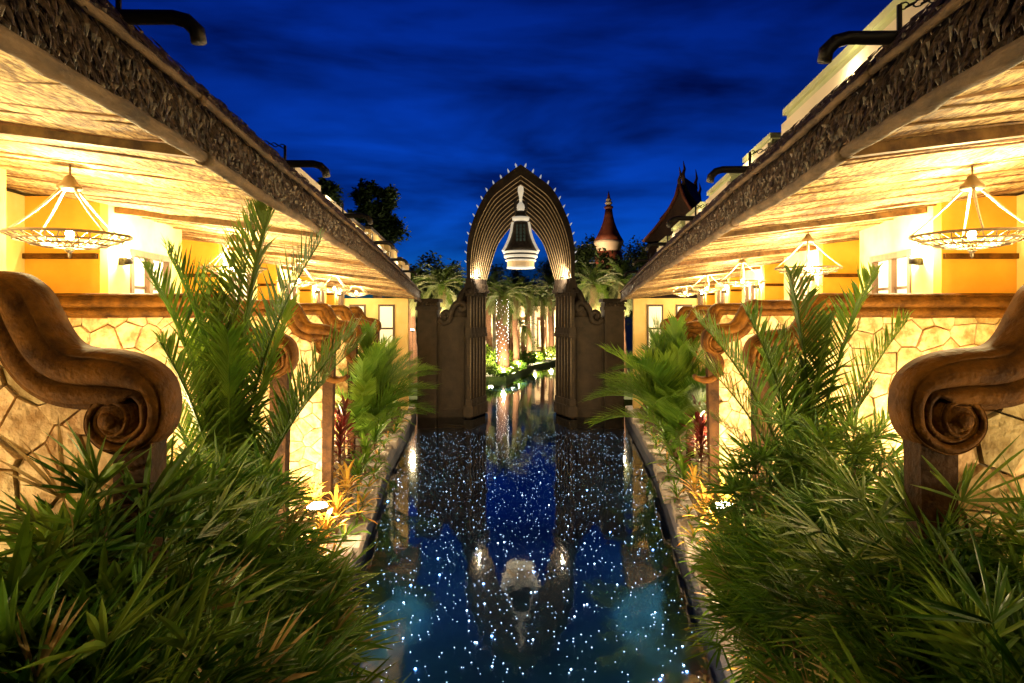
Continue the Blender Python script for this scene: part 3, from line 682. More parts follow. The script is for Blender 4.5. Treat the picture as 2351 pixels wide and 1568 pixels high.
def rot(az, tilt, loc, sc=1.0): return Matrix.Translation(loc) @ Matrix.Rotation(az, 4, 'Z') @ Matrix.Rotation(tilt, 4, 'Y') @ Matrix.Scale(sc, 4)
def lady_palm(x, y, z, H, rad, nc, nl, leaves, label, seed, name='lady_palm', cat='palm', sc=1.0):
    t = thing(name, label, cat, (x, y, z), 'fan leaved palms in the planting beds'); r_ = random.Random(seed)
    for c in range(nc):
        a = c*2.399+r_.uniform(-.4,.4); rr_ = rad*math.sqrt((c+.5)/nc); h = H*r_.uniform(.72, 1.0)*(1-.30*(rr_/rad)**2)
        bx, by = rr_*.5*math.cos(a), rr_*.5*math.sin(a); tx, ty = rr_*math.cos(a), rr_*math.sin(a)
        m = MB(); m.tube([(bx,by,-.1),((bx+tx)/2,(by+ty)/2,h*.5),(tx,ty,h)], [.014,.012,.009], 5); m.build('stem', 'stem', t)
        for i in range(nl):
            u = 1-0.75*((i+r_.random())/nl)**1.4; px, py, pz = bx+(tx-bx)*u, by+(ty-by)*u, h*u
            az = r_.uniform(0, 6.283) if r_.random() < .5 else a+r_.uniform(-1.0,1.0)
            tilt = R(r_.uniform(-32, 26)+(1-u)*30)
            link('leaf', r_.choice(leaves), t, rot(az, tilt, (px,py,pz), sc*r_.uniform(.7,1.15)))
    return t
def frond_palm(x, y, z, fronds, meshes, label, seed, name='feather_palm', stems=5, trunk_h=0.0, trunk_r=.1, sc=1.0, group='feather palms in the planting beds', fairy=False, cat='palm', soft=False):
    t = thing(name, label, cat, (x, y, z), group); r_ = random.Random(seed)
    if trunk_h:
        m = MB(); n = 18; pts = [(0.05*math.sin(i*.4), 0, -.15+(trunk_h+.15)*i/n) for i in range(n+1)]
        m.tube(pts, [trunk_r*(1.15-.25*i/n)*(1.09 if i % 2 else .95) for i in range(n+1)], 10); m.build('trunk', 'trunk', t, True)
        if fairy:
            m = MB()
            for i in range(150):
                a = i*2.399; zz = trunk_h*(.15+.82*i/150); m.lathe([(.004,-.02),(.02,0),(.004,.02)], c=(trunk_r*1.06*math.cos(a), trunk_r*1.06*math.sin(a), zz), seg=4)
            tag(m.build('fairy_lights', 'fairy', t), kind='stuff')
    else:
        for i in range(stems):
            a = r_.uniform(0, 6.283); q = r_.uniform(.02,.14); m = MB(); h = r_.uniform(.3,.8)
            m.tube([(q*math.cos(a),q*math.sin(a),-.1),(q*.9*math.cos(a),q*.9*math.sin(a),h)], [.035,.022], 6); m.build('stem', 'stem', t)
    for f in fronds:
        if isinstance(f, tuple): az, tilt, k, fs = f
        else: az, tilt, k, fs = r_.uniform(0,6.283), R(r_.uniform(-12, 14)), r_.randrange(len(meshes)), r_.uniform(.8,1.1)
        bz = trunk_h if trunk_h else r_.uniform(.1,.6)*min(sc,1.4)
        link('frond', meshes[k % len(meshes)], t, rot(az, tilt, (0,0,bz), fs*sc))
    return t
def rosette(x, y, z, meshes, n, label, seed, sc=1.0, name='strap_leaf_plant', group='strap leaved plants in the planting beds', h=.25, lo=0, hi=75):
    t = thing(name, label, 'plant', (x, y, z), group); r_ = random.Random(seed)
    m = MB(); m.tube([(0,0,-.1),(0,0,h)], [.02,.015], 6); m.build('stem', 'stem', t)
    for i in range(n):
        u = i/n; link('leaf', r_.choice(meshes), t, rot(i*2.399+r_.uniform(-.3,.3), R(lo-34+(hi-lo)*(1-u)*r_.uniform(.8,1.2)), (0,0,h*(.35+.65*u)), sc*r_.uniform(.75,1.15)))
    return t

# near masses: (x, d, height above bed, radius, canes, leaves per cane)
LEFT_NEAR = [(-2.12,2.85,3.60,'against the wall farthest from the gate'),(-2.42,4.6,3.45,'beside the nearest end post'),(-2.15,5.2,3.20,'under the tall feather palm'),(-1.98,5.1,2.45,'leaning out toward the coping'),
             (-1.68,4.5,2.65,'leaning out over the water'),(-1.82,3.05,3.65,'in the middle of the clump'),(-1.42,3.5,2.75,'at the water side'),(-1.85,2.35,3.45,'at the foot of the wall'),
             (-1.38,2.6,3.05,'lowest of the clump'),(-2.36,3.95,3.45,'wedged behind the nearest end post'),(-1.55,2.1,3.30,'spilling over the corner of the bed'),(-2.0,3.9,3.35,'between end post and feather palm'),(-1.14,2.75,2.75,'nearest to open water')]
for i, (x, d, zt, w) in enumerate(LEFT_NEAR):
    lady_palm(x, d, BED, zt-BED-.35, .40, 16, 12, FAN_W, f'broad leaved lady palm {w} {BANK[-1]}', 300+i, sc=.9)
RIGHT_NEAR = [(2.55,5.2,3.55,'before the wall fifth from the gate'),(2.10,5.4,3.40,'under the tall feather palm'),(2.20,2.9,3.60,'against the wall farthest from the gate'),(2.05,3.2,3.45,'beside the nearest end post'),
              (1.98,5.0,2.40,'leaning out over the coping'),(1.84,3.05,3.55,'low at the water side'),(1.85,2.5,3.30,'at the foot of the wall'),(2.75,4.4,3.40,'tucked behind the scrolled post'),
              (2.20,6.0,2.25,'behind the clump by the coping'),(1.52,2.7,2.90,'lowest of the clump'),(1.95,4.3,3.20,'in the middle of the clump'),(2.35,4.3,3.35,'between end post and feather palm'),(1.62,2.1,3.30,'spilling over the corner of the bed')]
for i, (x, d, zt, w) in enumerate(RIGHT_NEAR):
    lady_palm(x, d, BED, zt-BED-.32, .40, 16, 12, FAN_D, f'fine leaved lady palm {w} {BANK[1]}', 330+i, sc=.9)
for i, (x, d, z, sc, w) in enumerate([(-1.5,2.75,2.35,1.1,'in the middle of the lady palms'),(-1.95,2.6,2.65,1.15,'before the flagstone wall'),(-1.2,3.1,2.0,1.05,'low among the lady palms'),(-1.75,4.3,2.3,1.1,'behind the lady palms'),(-1.1,2.3,2.3,1.0,'at the bed corner'),(-2.2,4.3,2.55,1.1,'beside the end post')]):
    rosette(x, d, BED, STR_B, 26, f'broad green strap plant {w} {BANK[-1]}', 560+i, sc, h=z-BED, lo=0, hi=80)
# tall feather palms before the second walls
PI = math.pi
frond_palm(-2.56, 5.9, BED+.1, [(PI*1.02,R(-9),1,1.0),(PI*.98,R(-4),1,1.0),(PI*1.2,R(-9),0,1.08),(.2,R(-10),0,1.12),(-.3,R(-6),0,1.06),(.1,R(-4),1,1.0),(-.05,R(0),2,.92),(.3,R(5),2,.80),(2.4,R(-2),1,.9),(-1.2,R(-2),1,.8),(-2.0,R(-3),1,.85),(1.2,R(-2),1,.9),(PI*.9,R(4),1,.70),(-.2,R(8),1,.70)],
           FR_UP, f'tall upright feather palm beside the fifth wall from the gate {BANK[-1]}', 401, sc=1.42)
frond_palm(2.62, 6.1, BED+.1, [(PI,R(-1),2,.98),(PI*1.05,R(-6),1,1.0),(PI*.9,R(5),2,.84),(.15,R(-5),1,1.08),(-.2,R(0),1,1.0),(.3,R(-9),0,1.02),(PI*.8,R(-8),0,.95),(-1.0,R(-2),1,.8),(1.9,R(-4),1,.85),(PI*1.1,R(-10),0,1.0),(-.05,R(6),1,.78),(PI*.95,R(10),2,.6)],
           FR_UP, f'tall leaning feather palm beside the fifth wall from the gate {BANK[1]}', 402, sc=1.25)
# arching palms further on
for i, (x, d, z, n, sc, w) in enumerate([(-3.65,15.4,1.05,60,1.6,'beside the red plants'),(-4.3,20.5,1.2,18,1.5,'at the foot of the gate wing'),(-3.95,8.9,1.35,10,.8,'before the fourth wall from the gate')]):
    frond_palm(x, d, z, [0]*n, FR_MID, f'bushy feather palm {w} {BANK[-1]}', 420+i, sc=sc)
for i, (x, d, z, n, sc, w) in enumerate([(3.42,14.8,1.1,64,1.85,'beside the red plants'),(4.2,20.5,1.2,18,1.5,'at the foot of the gate wing'),(4.1,12.3,1.35,10,.9,'before the third wall from the gate')]):
    frond_palm(x, d, z, [0]*n, FR_MID, f'bushy feather palm {w} {BANK[1]}', 430+i, sc=sc)
for s in (-1, 1):
    for i, (dx, d, z, n, sc, h) in enumerate([(.75,14.2,1.1,36,1.4,.9),(.55,13.7,1.0,36,1.4,1.1),(.8,13.2,1.15,36,1.4,.8),(.5,12.8,.95,34,1.3,.95),(.75,12.3,1.1,32,1.3,.6)]):
        rosette(s*(X_pool(d)+dx), d, z, STR_R, n, f'dark red strap leaved plant, {ORD[i]} from the gate {BANK[s]}', 500+i+s*10, sc, h=h)
    for i, (dx, d, z, n, sc) in enumerate([(.30,12.3,.72,28,1.3),(.55,11.6,.95,28,1.3),(.28,10.9,.68,28,1.3),(.55,10.4,.95,26,1.2),(.28,9.8,.68,26,1.2),(.25,9.0,.66,26,1.1),(.5,8.4,.9,24,1.1)]):
        rosette(s*(X_pool(d)+dx), d, z, STR_O, n, f'orange yellow strap leaved plant, {ORD[i]} from the gate {BANK[s]}', 520+i+s*10, sc, h=.32)
    for i, (dx, d, z, n, sc) in enumerate([(.30,21.5,.72,28,1.8),(.28,19.2,.72,28,1.8),(.26,17.2,.70,30,1.7),(.26,14.9,.70,30,1.6),(.24,13.4,.68,28,1.4),(.24,7.7,.66,26,1.2),(.26,6.8,.66,26,1.2)]):
        rosette(s*(X_pool(d)+dx), d, z, STR_G, n, f'green strap leaved plant, {ORD[i]} from the gate {BANK[s]}', 540+i+s*10, sc)

for s in (-1, 1):
    r3 = random.Random(77+s); d = 23.0; i = 0
    while d > 6.8 and i < 17:
        rosette(s*(X_pool(d)+r3.uniform(.08,.2)), d, .42, STR_G+STR_O[:1], 22, f'low plant trailing over the coping, {ORD[i]} from the gate {BANK[s]}', 900+i+20*s, r3.uniform(.65,1.15), h=.12, lo=20, hi=105)
        d -= r3.uniform(.7, 1.3); i += 1

# ------------------------------------------------------------------ the gate
PXG = GATE_D/1532
def gx(px): return (px-1190)*PXG
def gz(py): return EYE+(717-py)*PXG
def gate():
    G = thing('arched_gate', 'dark carved stone gate with pointed ribbed arch standing in the water', 'gate', (0, GATE_D, 0))
    off = (0, -GATE_D, 0)
    def B(mb, name, m, parent=G, smooth=False):
        o = mb.build(name, m, parent, smooth)
        if parent is G: o.location = off
        return o
    OUT = [(121,650),(121,572),(107,509),(74,443),(37,411),(0,384)]
    INN = [(84,650),(72,608),(56,560),(39,533),(20,512),(0,497)]
    oc, ic = catmull(OUT, 6), catmull(INN, 6)
    def curve(t, s): return [((1-t)*a[0]*s+t*b[0]*s, (1-t)*a[1]+t*b[1]) for a, b in zip(oc, ic)]
    N = 11; ts = [0, .22]+[.22+.78*i/(N-1) for i in range(1, N)]
    ys = [GATE_D-.55]+[GATE_D-.55+0.14*i for i in range(1, N+1)]
    arch = MB(); prev = None; nn = len(oc)
    rows = []
    for i in range(len(ts)):
        y0 = ys[min(i, len(ys)-1)]; 
        if i > 0: rows.append((ts[i], ys[i-1]))
        rows.append((ts[i], y0))
    rows = [(0, GATE_D+1.0)] + rows + [(1.0, GATE_D+1.0)]
    for s in (-1, 1):
        vv = []
        for (t, y) in rows:
            for (px, py) in curve(t, s): vv.append((px*PXG, y, gz(py)))
        ff = []
        for i in range(len(rows)-1):
            for j in range(nn-1): q = (i*nn+j, i*nn+j+1, (i+1)*nn+j+1, (i+1)*nn+j); ff.append(q)
        i = len(rows)-1
        for j in range(nn-1): ff.append((i*nn+j, i*nn+j+1, j+1, j))
        arch.add(vv, ff)
    ao = B(arch, 'arch', 'gate_stone')
    for i in range(1, len(ts)):
        for s in (-1, 1):
            m = MB(); m.tube([(px*PXG, ys[i-1]-.012, gz(py)) for px, py in curve(ts[i], s)], .017, 5); m.build('rib', 'gate_rib', ao, True)
    # lamp-like finials along the outer edge
    for s in (-1, 1):
        c = [Vector((px*s*PXG, 0, gz(py))) for px, py in oc[3:]]; tot = 0; nxt = .12; 
        L = [0]
        for a, b in zip(c, c[1:]): L.append(L[-1]+(b-a).length)
        K = 13
        for k in range(K):
            u = L[-1]*(k+.5)/K; j = max(i for i in range(len(L)) if L[i] <= u); j = min(j, len(c)-2); p = c[j].lerp(c[j+1], (u-L[j])/(L[j+1]-L[j]))
            tg = (c[j+1]-c[j]).normalized(); nr = Vector((-tg.z, 0, tg.x))*(1 if s > 0 else 1)
            if nr.x*s < 0: nr = -nr
            nr = (nr+Vector((0,0,.9))).normalized(); f = .5+.5*k/K
            m = MB(); m.lathe([(.02,-.06),(.022,0),(.030*f+.010,.04),(.025*f+.010,.11*f+.03),(.004,.18*f+.04)], seg=6)
            o = m.build('finial', 'finial_lamp', G); o.location = (p.x, -.35, p.z); o.rotation_euler = nr.to_track_quat('Z', 'Y').to_euler()
    # piers: stepped colonnettes under the arch, capitals, mid bands, bases
    for s in (-1, 1):
        pier = MB()
        for i in range(len(ts)-1):
            a = s*gx(1190+(121+(84-121)*ts[i])); b = s*gx(1190+(121+(84-121)*ts[i+1])); pier.box(a, b, ys[min(i,len(ys)-1)], GATE_D+1.0, -.6, gz(650))
        po = B(pier, 'pier', 'gate_stone')
        for i in range(1, len(ts), 2):
            x = s*gx(1190+(121+(84-121)*ts[i])); y = ys[i-1]-.01
            m = MB(); m.tube([(x,y,gz(912)),(x,y,gz(775))], .03, 6); m.tube([(x,y,gz(752)),(x,y,gz(676))], .032, 6); m.build('colonnette', 'gate_column', po, True)
        def band(y0, y1, grow, nm, m='gate_stone'):
            b = MB()
            for i in range(len(ts)-1):
                a_, b_ = 121+(84-121)*ts[i]+(grow/PXG if i == 0 else 0), 121+(84-121)*ts[i+1]-grow/PXG
                b.box(s*a_*PXG, s*b_*PXG, ys[min(i,len(ys)-1)]-grow, GATE_D+1.0+grow, gz(y0), gz(y1))
            b.build(nm, m, po)
        band(664, 652, .10, 'capital'); band(672, 664.2, .16, 'capital'); band(680, 672.2, .06, 'capital'); band(652, 640, .05, 'capital')
        band(766, 752, .05, 'mid_band'); band(774, 766.2, .08, 'mid_band'); band(928, 914, .05, 'base'); band(952, 928.2, .10, 'base')
        # inner faces decorated with bosses on the capital
        for i in range(4):
            m = MB(); m.lathe([(.01,-.10),(.09,-.06),(.11,0),(.07,.07),(.01,.10)], c=(s*gx(1190+118-10*i), ys[0]-.12+.33*i, gz(669)), seg=8); m.build('boss', 'gate_stone', po, True)
        # wing wall: panel, taller outer post, scroll bracket
        w = MB(); w.box(s*gx(1190+121), s*gx(1190+190), GATE_D-.25, GATE_D+.7, -.6, gz(728)); B(w, 'wing_panel', 'gate_stone')
        w = MB(); w.box(s*gx(1190+190)+s*.004, s*gx(1190+234), GATE_D-.38, GATE_D+.8, -.6, gz(712)); wo_ = B(w, 'wing_post', 'gate_stone')
        m = MB(); m.box(s*gx(1190+187), s*gx(1190+238), GATE_D-.46, GATE_D+.86, gz(712)+.002, gz(704)); m.box(s*gx(1190+190), s*gx(1190+235), GATE_D-.40, GATE_D+.82, gz(703.9), gz(694)); m.box(s*gx(1190+185), s*gx(1190+240), GATE_D-.50, GATE_D+.9, gz(693.9), gz(686)); m.build('post_cap', 'gate_stone', wo_)
        for i in range(5):
            m = MB(); m.lathe([(.01,-.08),(.07,-.05),(.085,0),(.05,.06),(.01,.08)], c=(s*gx(1190+194+9*i), GATE_D-.42, gz(699)), seg=8); m.build('boss', 'gate_stone', wo_, True)
        br = MB(); pts = [(186,733),(176,741),(164,737),(160,724),(170,716),(177,724),(168,728)]
        pth = [(s*p[0]*PXG, 0, gz(p[1])) for p in pts]
        br.tube([(x, GATE_D-.30, z) for x, _, z in catmull(pth, 5)], .11, 8)
        pts2 = [(160,722),(152,704),(140,694),(128,698),(126,708),(134,712),(138,704)]
        br.tube([(x, GATE_D-.28, z) for x, _, z in catmull([(s*p[0]*PXG,0,gz(p[1])) for p in pts2], 5)], .12, 8)
        pts3 = [(140,692),(134,676),(124,664)]
        br.tube([(x, GATE_D-.26, z) for x, _, z in catmull([(s*p[0]*PXG,0,gz(p[1])) for p in pts3], 5)], .13, 8)
        br.hexa([(s*121*PXG,GATE_D-.2,gz(729)),(s*170*PXG,GATE_D-.2,gz(729)),(s*170*PXG,GATE_D+.5,gz(729)),(s*121*PXG,GATE_D+.5,gz(729)),(s*121*PXG,GATE_D-.2,gz(672)),(s*130*PXG,GATE_D-.2,gz(680)),(s*130*PXG,GATE_D+.5,gz(680)),(s*121*PXG,GATE_D+.5,gz(672))])
        B(br, 'scroll_bracket', 'gate_stone', smooth=True)
        # recessed panel line on the wing
        m = MB(); x0, x1 = s*gx(1190+128), s*gx(1190+184); y = GATE_D-.25
        for (a, b, c, d_) in ((x0, x0+s*.05, gz(940), gz(750)), (x1-s*.05, x1, gz(940), gz(750)), (x0+s*.052, x1-s*.052, gz(940), gz(935)), (x0+s*.052, x1-s*.052, gz(755), gz(750))): m.box(a, b, y-.035, y-.002, c, d_)
        B(m, 'panel_moulding', 'gate_stone')
    # lamps at the capitals that wash the ribs
    for s in (-1, 1):
        fl = thing('arch_floodlight', 'small floodlight on the gate capital nearer the '+{-1:'yellow rooms bank',1:'pale parapet bank'}[s], 'floodlight', (s*1.66, GATE_D-.36, gz(640)+.02), 'floodlights on the gate capitals')
        m = MB(); m.box(-.07, .07, -.05, .05, -.02, .035); m.build('housing', 'black_iron', fl)
        m = MB(); m.box(-.055, .055, -.035, .035, .036, .048); m.build('lens', 'dim_lens', fl)
        lamp('floodlight_light', fl, (0, .06, .085), 14, (1.0,.80,.52), .02)
gate()
def bell():
    y = GATE_D-.15; T = thing('bell_lantern', 'dark bell shaped lantern with glowing white flanks and rod hanging in the gate arch', 'lantern', (0, y, gz(617)))
    z0 = gz(617)
    def Z(py): return gz(py)-z0
    def B(mb, n, m, sm=True): return mb.build(n, m, T, sm)
    q = 1.0/PXG
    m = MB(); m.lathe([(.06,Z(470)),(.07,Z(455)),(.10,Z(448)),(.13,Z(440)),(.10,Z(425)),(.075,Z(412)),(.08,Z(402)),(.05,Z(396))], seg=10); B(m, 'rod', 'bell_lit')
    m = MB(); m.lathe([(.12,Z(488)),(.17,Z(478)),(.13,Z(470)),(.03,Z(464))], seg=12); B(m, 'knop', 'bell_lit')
    for s in (-1, 1):
        m = MB(); m.tube([(s*.18,0,Z(490)),(s*.26,0,Z(480)),(s*.20,0,Z(472)),(s*.25,0,Z(465)),(s*.16,0,Z(462))], .05, 6); B(m, 'curl', 'bell_dark')
    m = MB(); m.lathe([(.27,Z(499)),(.20,Z(492)),(.16,Z(486))], seg=14); B(m, 'neck', 'bell_dark')
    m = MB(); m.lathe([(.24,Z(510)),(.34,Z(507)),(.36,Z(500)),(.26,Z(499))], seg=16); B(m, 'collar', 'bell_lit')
    prof = [(40,577),(36,570),(31,560),(26,548),(22,534),(20,520),(18,512),(10,507)]
    m = MB(); m.lathe([(a*PXG*.97, Z(b)) for a, b in prof], seg=20); B(m, 'body', 'bell_dark')
    for k in range(4):
        m = MB(); a0 = k*PI/2; ca, sa = math.cos(a0), math.sin(a0); hw = .22
        vv = []; 
        for a, b in prof[:-1]:
            w = hw*(.5+.5*a/40)
            for e_ in (-1, 1):
                for rr_ in (a*PXG*.86, a*PXG+.05):
                    vv.append((rr_*ca-e_*w*sa, rr_*sa+e_*w*ca, Z(b)+.002))
        n = len(prof)-1; ff = []
        for i in range(n-1):
            b = i*4; c = b+4; ff += [(b+1,c+1,c+3,b+3),(b,b+1,c+1,c)[::-1],(b+2,b+3,c+3,c+2),(b,c,c+2,b+2)]
        ff += [(0,1,3,2), tuple((n-1)*4+i for i in (0,1,3,2))]
        m.add(vv, ff)
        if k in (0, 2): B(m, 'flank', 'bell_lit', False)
    for i in range(3):
        for j in range(5):
            w = MB(); w.box(-.045, .045, -.02, .02, -.06, .06); a = interp(520+9*j, [b for _, b in prof[::-1]], [a for a, _ in prof[::-1]]); o = B(w, 'pane', 'glass_grid', False); o.location = ((i-1)*.14, -(a*PXG*.97)+.015*abs(i-1)*2+.005, Z(522+8*j))
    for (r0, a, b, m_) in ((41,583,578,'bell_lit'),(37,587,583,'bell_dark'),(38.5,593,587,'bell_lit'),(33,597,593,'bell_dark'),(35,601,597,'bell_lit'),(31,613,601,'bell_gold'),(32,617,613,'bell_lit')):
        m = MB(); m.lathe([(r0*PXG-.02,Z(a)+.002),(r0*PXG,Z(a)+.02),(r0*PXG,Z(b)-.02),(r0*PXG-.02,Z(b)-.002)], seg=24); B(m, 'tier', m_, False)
bell()

# ------------------------------------------------------------------ garden beyond the gate
LZ = .28
g = MB(); sh = [(-30,30),(-4.4,30),(-3.9,36),(-2.9,39.3),(-1.9,40.6),(-.9,40.8),(-.5,42.4),(.1,46),(1.0,50),(2.4,53),(5,62),(30,62)]
g.add([(x,y,LZ) for x,y in sh]+[(60,400,LZ+.8),(-60,400,LZ+.8)], [tuple(range(14))]); g.add([(x,y,-1) for x,y in sh]+[(x,y,LZ) for x,y in sh], [(i,i+1,13+i,12+i) for i in range(11)])
tag(g.build('lawn', 'grass'), kind='structure')
g = MB(); sh = [(30,30),(4.4,30),(4.8,40),(5.4,50),(7.2,61.8),(30,61.8)]
g.add([(x,y,LZ) for x,y in sh], [tuple(range(6))[::-1]]); g.add([(x,y,-1) for x,y in sh]+[(x,y,LZ) for x,y in sh], [(i+1,i,6+i,7+i) for i in range(5)])
tag(g.build('lawn', 'grass'), kind='structure')
far = [(-1.15,42,LZ,4.9,.36,True,1.15,'thick palm trunk wound with fairy lights beyond the gate'),(-.35,46.0,LZ,5.2,.20,False,1.1,'slim garden palm behind the palm wound with fairy lights'),
       (.6,53,LZ,5.4,.22,False,1.15,'garden palm before the pale far pavilion'),(1.9,57,LZ,5.0,.2,False,1.1,'garden palm at the bend of the lawn beyond the gate'),(-2.3,48,LZ,5.6,.22,False,1.2,'garden palm beyond the gate beside the lit shrubs'),
       (-3.9,33,LZ,5.2,.2,False,1.0,'garden palm behind the gate wing below the stepped yellow rooms'),(-6.0,37,LZ,5.4,.22,False,1.1,'garden palm standing outside the gate wing, next to the yellow rooms'),
       (3.6,33,LZ,5.3,.2,False,1.0,'garden palm close behind the gate wing below the red spire'),(5.6,37,LZ,5.6,.22,False,1.2,'garden palm before the red spire tower'),(2.7,60,LZ,6.2,.22,False,1.2,'farthest garden palm seen through the gate'),(-.8,55,LZ,4.2,.2,False,1.2,'short garden palm far beyond the fairy light palm'),(.2,49.5,LZ,2.9,.16,False,.9,'young low garden palm beside the slim one')]
for i, (x, d, z, h, r_, fy, sc, lab) in enumerate(far):
    frond_palm(x, d, z, [( q*2.399, R(-10+ (q % 6)*9), q, .85+.05*(q % 4)) for q in range(26)], FR_FAR, lab, 600+i, 'garden_palm', trunk_h=h, trunk_r=r_, sc=sc*.72, group='garden palms beyond the gate', fairy=fy)
def shrub(x, y, z, rx, rz, n, label, seed, leaf='hedge_leaf', name='shrub', ls=.10):
    r_ = random.Random(seed); t = thing(name, label, 'shrub', (x,y,z), 'shrubs beyond the gate'); m = MB()
    for i in range(n):
        v = Vector((r_.gauss(0,1), r_.gauss(0,1), r_.gauss(0,1))).normalized()*(.55+.45*r_.random()); p = Vector((v.x*rx, v.y*rx, rz*.75+v.z*rz*.8)); 
        blade(m, p, Vector((v.x+r_.uniform(-.6,.6), v.y+r_.uniform(-.6,.6), .6+r_.random())), Vector((0,0,1)).lerp(v, .5), ls*r_.uniform(.8,1.6), ls*.28, .3, .2, 0, 2)
    m.build('foliage', leaf, t); k = MB(); k.tube([(0,0,-.2),(0,0,rz*.8)], [.05,.02], 5); k.build('stem', 'stem', t); return t
SHW = ['right under the fairy light palm','between fairy light palm and slim palm','overhanging the water before the slim palm','at the bend beside the young palm','behind the young low palm','at the shore before the pavilion','by the trunk of the pavilion palm','behind the slim palm','before the farthest palm','at the far shore of the canal','behind the fairy light palm','close inside the gate pier','beside the palm with lit shrubs','under the pavilion wall']
for i, (x, d, rx, rz, leaf) in enumerate([(-1.5,40.9,.6,.42,'leaf_olive'),(-1.0,41.0,.4,.3,'leaf_mid'),(-.6,42.6,.45,.4,'leaf_olive'),(-.1,45.0,.5,.4,'leaf_mid'),(.5,49.5,.6,.55,'leaf_olive'),(1.4,52.5,.6,.5,'leaf_mid'),(.6,49,.8,.7,'leaf_deep'),(-.6,47.5,.7,.8,'leaf_mid'),(2.6,56,.8,.7,'leaf_olive'),(3.9,60,.9,.8,'leaf_mid'),(-1.6,46,.9,.9,'leaf_mid'),(-2.5,40.6,.7,.7,'leaf_olive'),(-2.7,46.5,.8,1.2,'leaf_mid'),(.2,60,1.4,1.3,'leaf_olive')]):
    shrub(x, d, LZ, rx, rz, 520, f'leafy garden shrub {SHW[i]}', 700+i, leaf, ls=.16)
def pavilion():
    P = thing('garden_pavilion', 'pale colonnaded garden pavilion lit up far beyond the gate', 'building', (0, 66, .5))
    m = MB(); m.box(-7, 9, 2, 2.3, -.5, 4.3); m.build('wall', 'far_wall', P)
    m = MB(); m.box(-7.5, 9.5, -1.0, 2.6, 4.3, 4.7); m.build('roof', 'roof_tile', P)
    for i in range(9):
        c = MB(); c.box(-.18, .18, -.18, .18, 0, 3.9); c.box(-.28, .28, -.28, .28, 3.9, 4.29); c.box(-.28, .28, -.28, .28, -.5, 0); o = c.build('column', 'far_wall', P); o.location = (-6.4+1.9*i, -.4, 0)
    for i in range(8):
        c = MB(); c.box(-.5, .5, -.04, .0, 0, 3.2); o = c.build('doorway', 'dark_wood', P); o.location = (-5.45+1.9*i, 1.99, 0)
        c = MB(); c.box(-.32, .32, -.02, 0, .2, 2.9); q = c.build('pane', 'curtain', o); q.location = (0, -.045, 0)
    for x in (-4, 0, 4): lamp('pavilion_light', P, (x, .8, 2.4), 70, (1.0,.66,.32), .1)
pavilion()
GL = [(-1.05,40.6,.5,60),(-.55,43.6,.5,60),(-.2,44.8,.5,70),(1.1,52.0,.5,90),(-2.0,44.5,.5,70),(-3.6,31.8,3.4,40),(-5.6,34.6,3.2,60),(3.4,31.8,3.4,40),(5.3,34.8,3.2,70),(2.6,57,.5,90)]
for i, (x, d, z, p) in enumerate(GL):
    uplight(1, d, x, z, p*1.8, ['uplight at the foot of the palm wound with fairy lights','uplight on the lawn between the slim palm and the bend','uplight before the slim garden palm','uplight at the bend of the lawn','uplight before the palm with the lit shrubs','uplight behind the gate wing near the yellow rooms','uplight farther out behind the gate wing near the yellow rooms','uplight behind the gate wing near the red spire','uplight at the foot of the palm before the red spire','uplight before the farthest garden palm'][i], col=(1.0,.74,.42), big=1.6)

# towers and roofs beyond
def spire():
    d = 50; sc = d/1532; x = (1397-1195)*sc; z = lambda py: EYE+(717-py)*sc
    T = thing('spire_tower', 'slender terracotta spire tower with cream collar rising above the trees', 'tower', (x, d, 1))
    m = MB(); m.lathe([(1.05,0),(1.05,z(600)-1),(.98,z(578)-1)], seg=20); m.build('shaft', 'terracotta', T, True)
    m = MB(); m.lathe([(.85,z(580)-1),(.95,z(568)-1),(1.08,z(560)-1),(1.12,z(554)-1),(.9,z(552)-1)], seg=20); m.build('collar', 'cream_band', T, True)
    m = MB(); m.lathe([(1.10,z(553)-1),(.85,z(540)-1),(.62,z(525)-1),(.44,z(510)-1),(.33,z(495)-1),(.26,z(480)-1)], seg=20); m.build('spire', 'terracotta', T, True)
    for py, r_ in ((476,.34),(466,.27),(459,.2)):
        m = MB(); m.lathe([(r_*.6,-.16),(r_,-.06),(r_,.05),(r_*.6,.14)], seg=14); o = m.build('ring', 'cream_band' if r_ < .3 else 'terracotta', T, True); o.location = (0,0,z(py)-1)
    m = MB(); m.lathe([(.2,z(480)-1),(.15,z(460)-1),(.10,z(450)-1),(.01,z(438)-1)], seg=10); m.build('tip', 'terracotta', T, True)
    lamp('tower_light', T, (-1.5,-2.2,z(590)-1), 26, (1.0,.62,.34), .1)
spire()
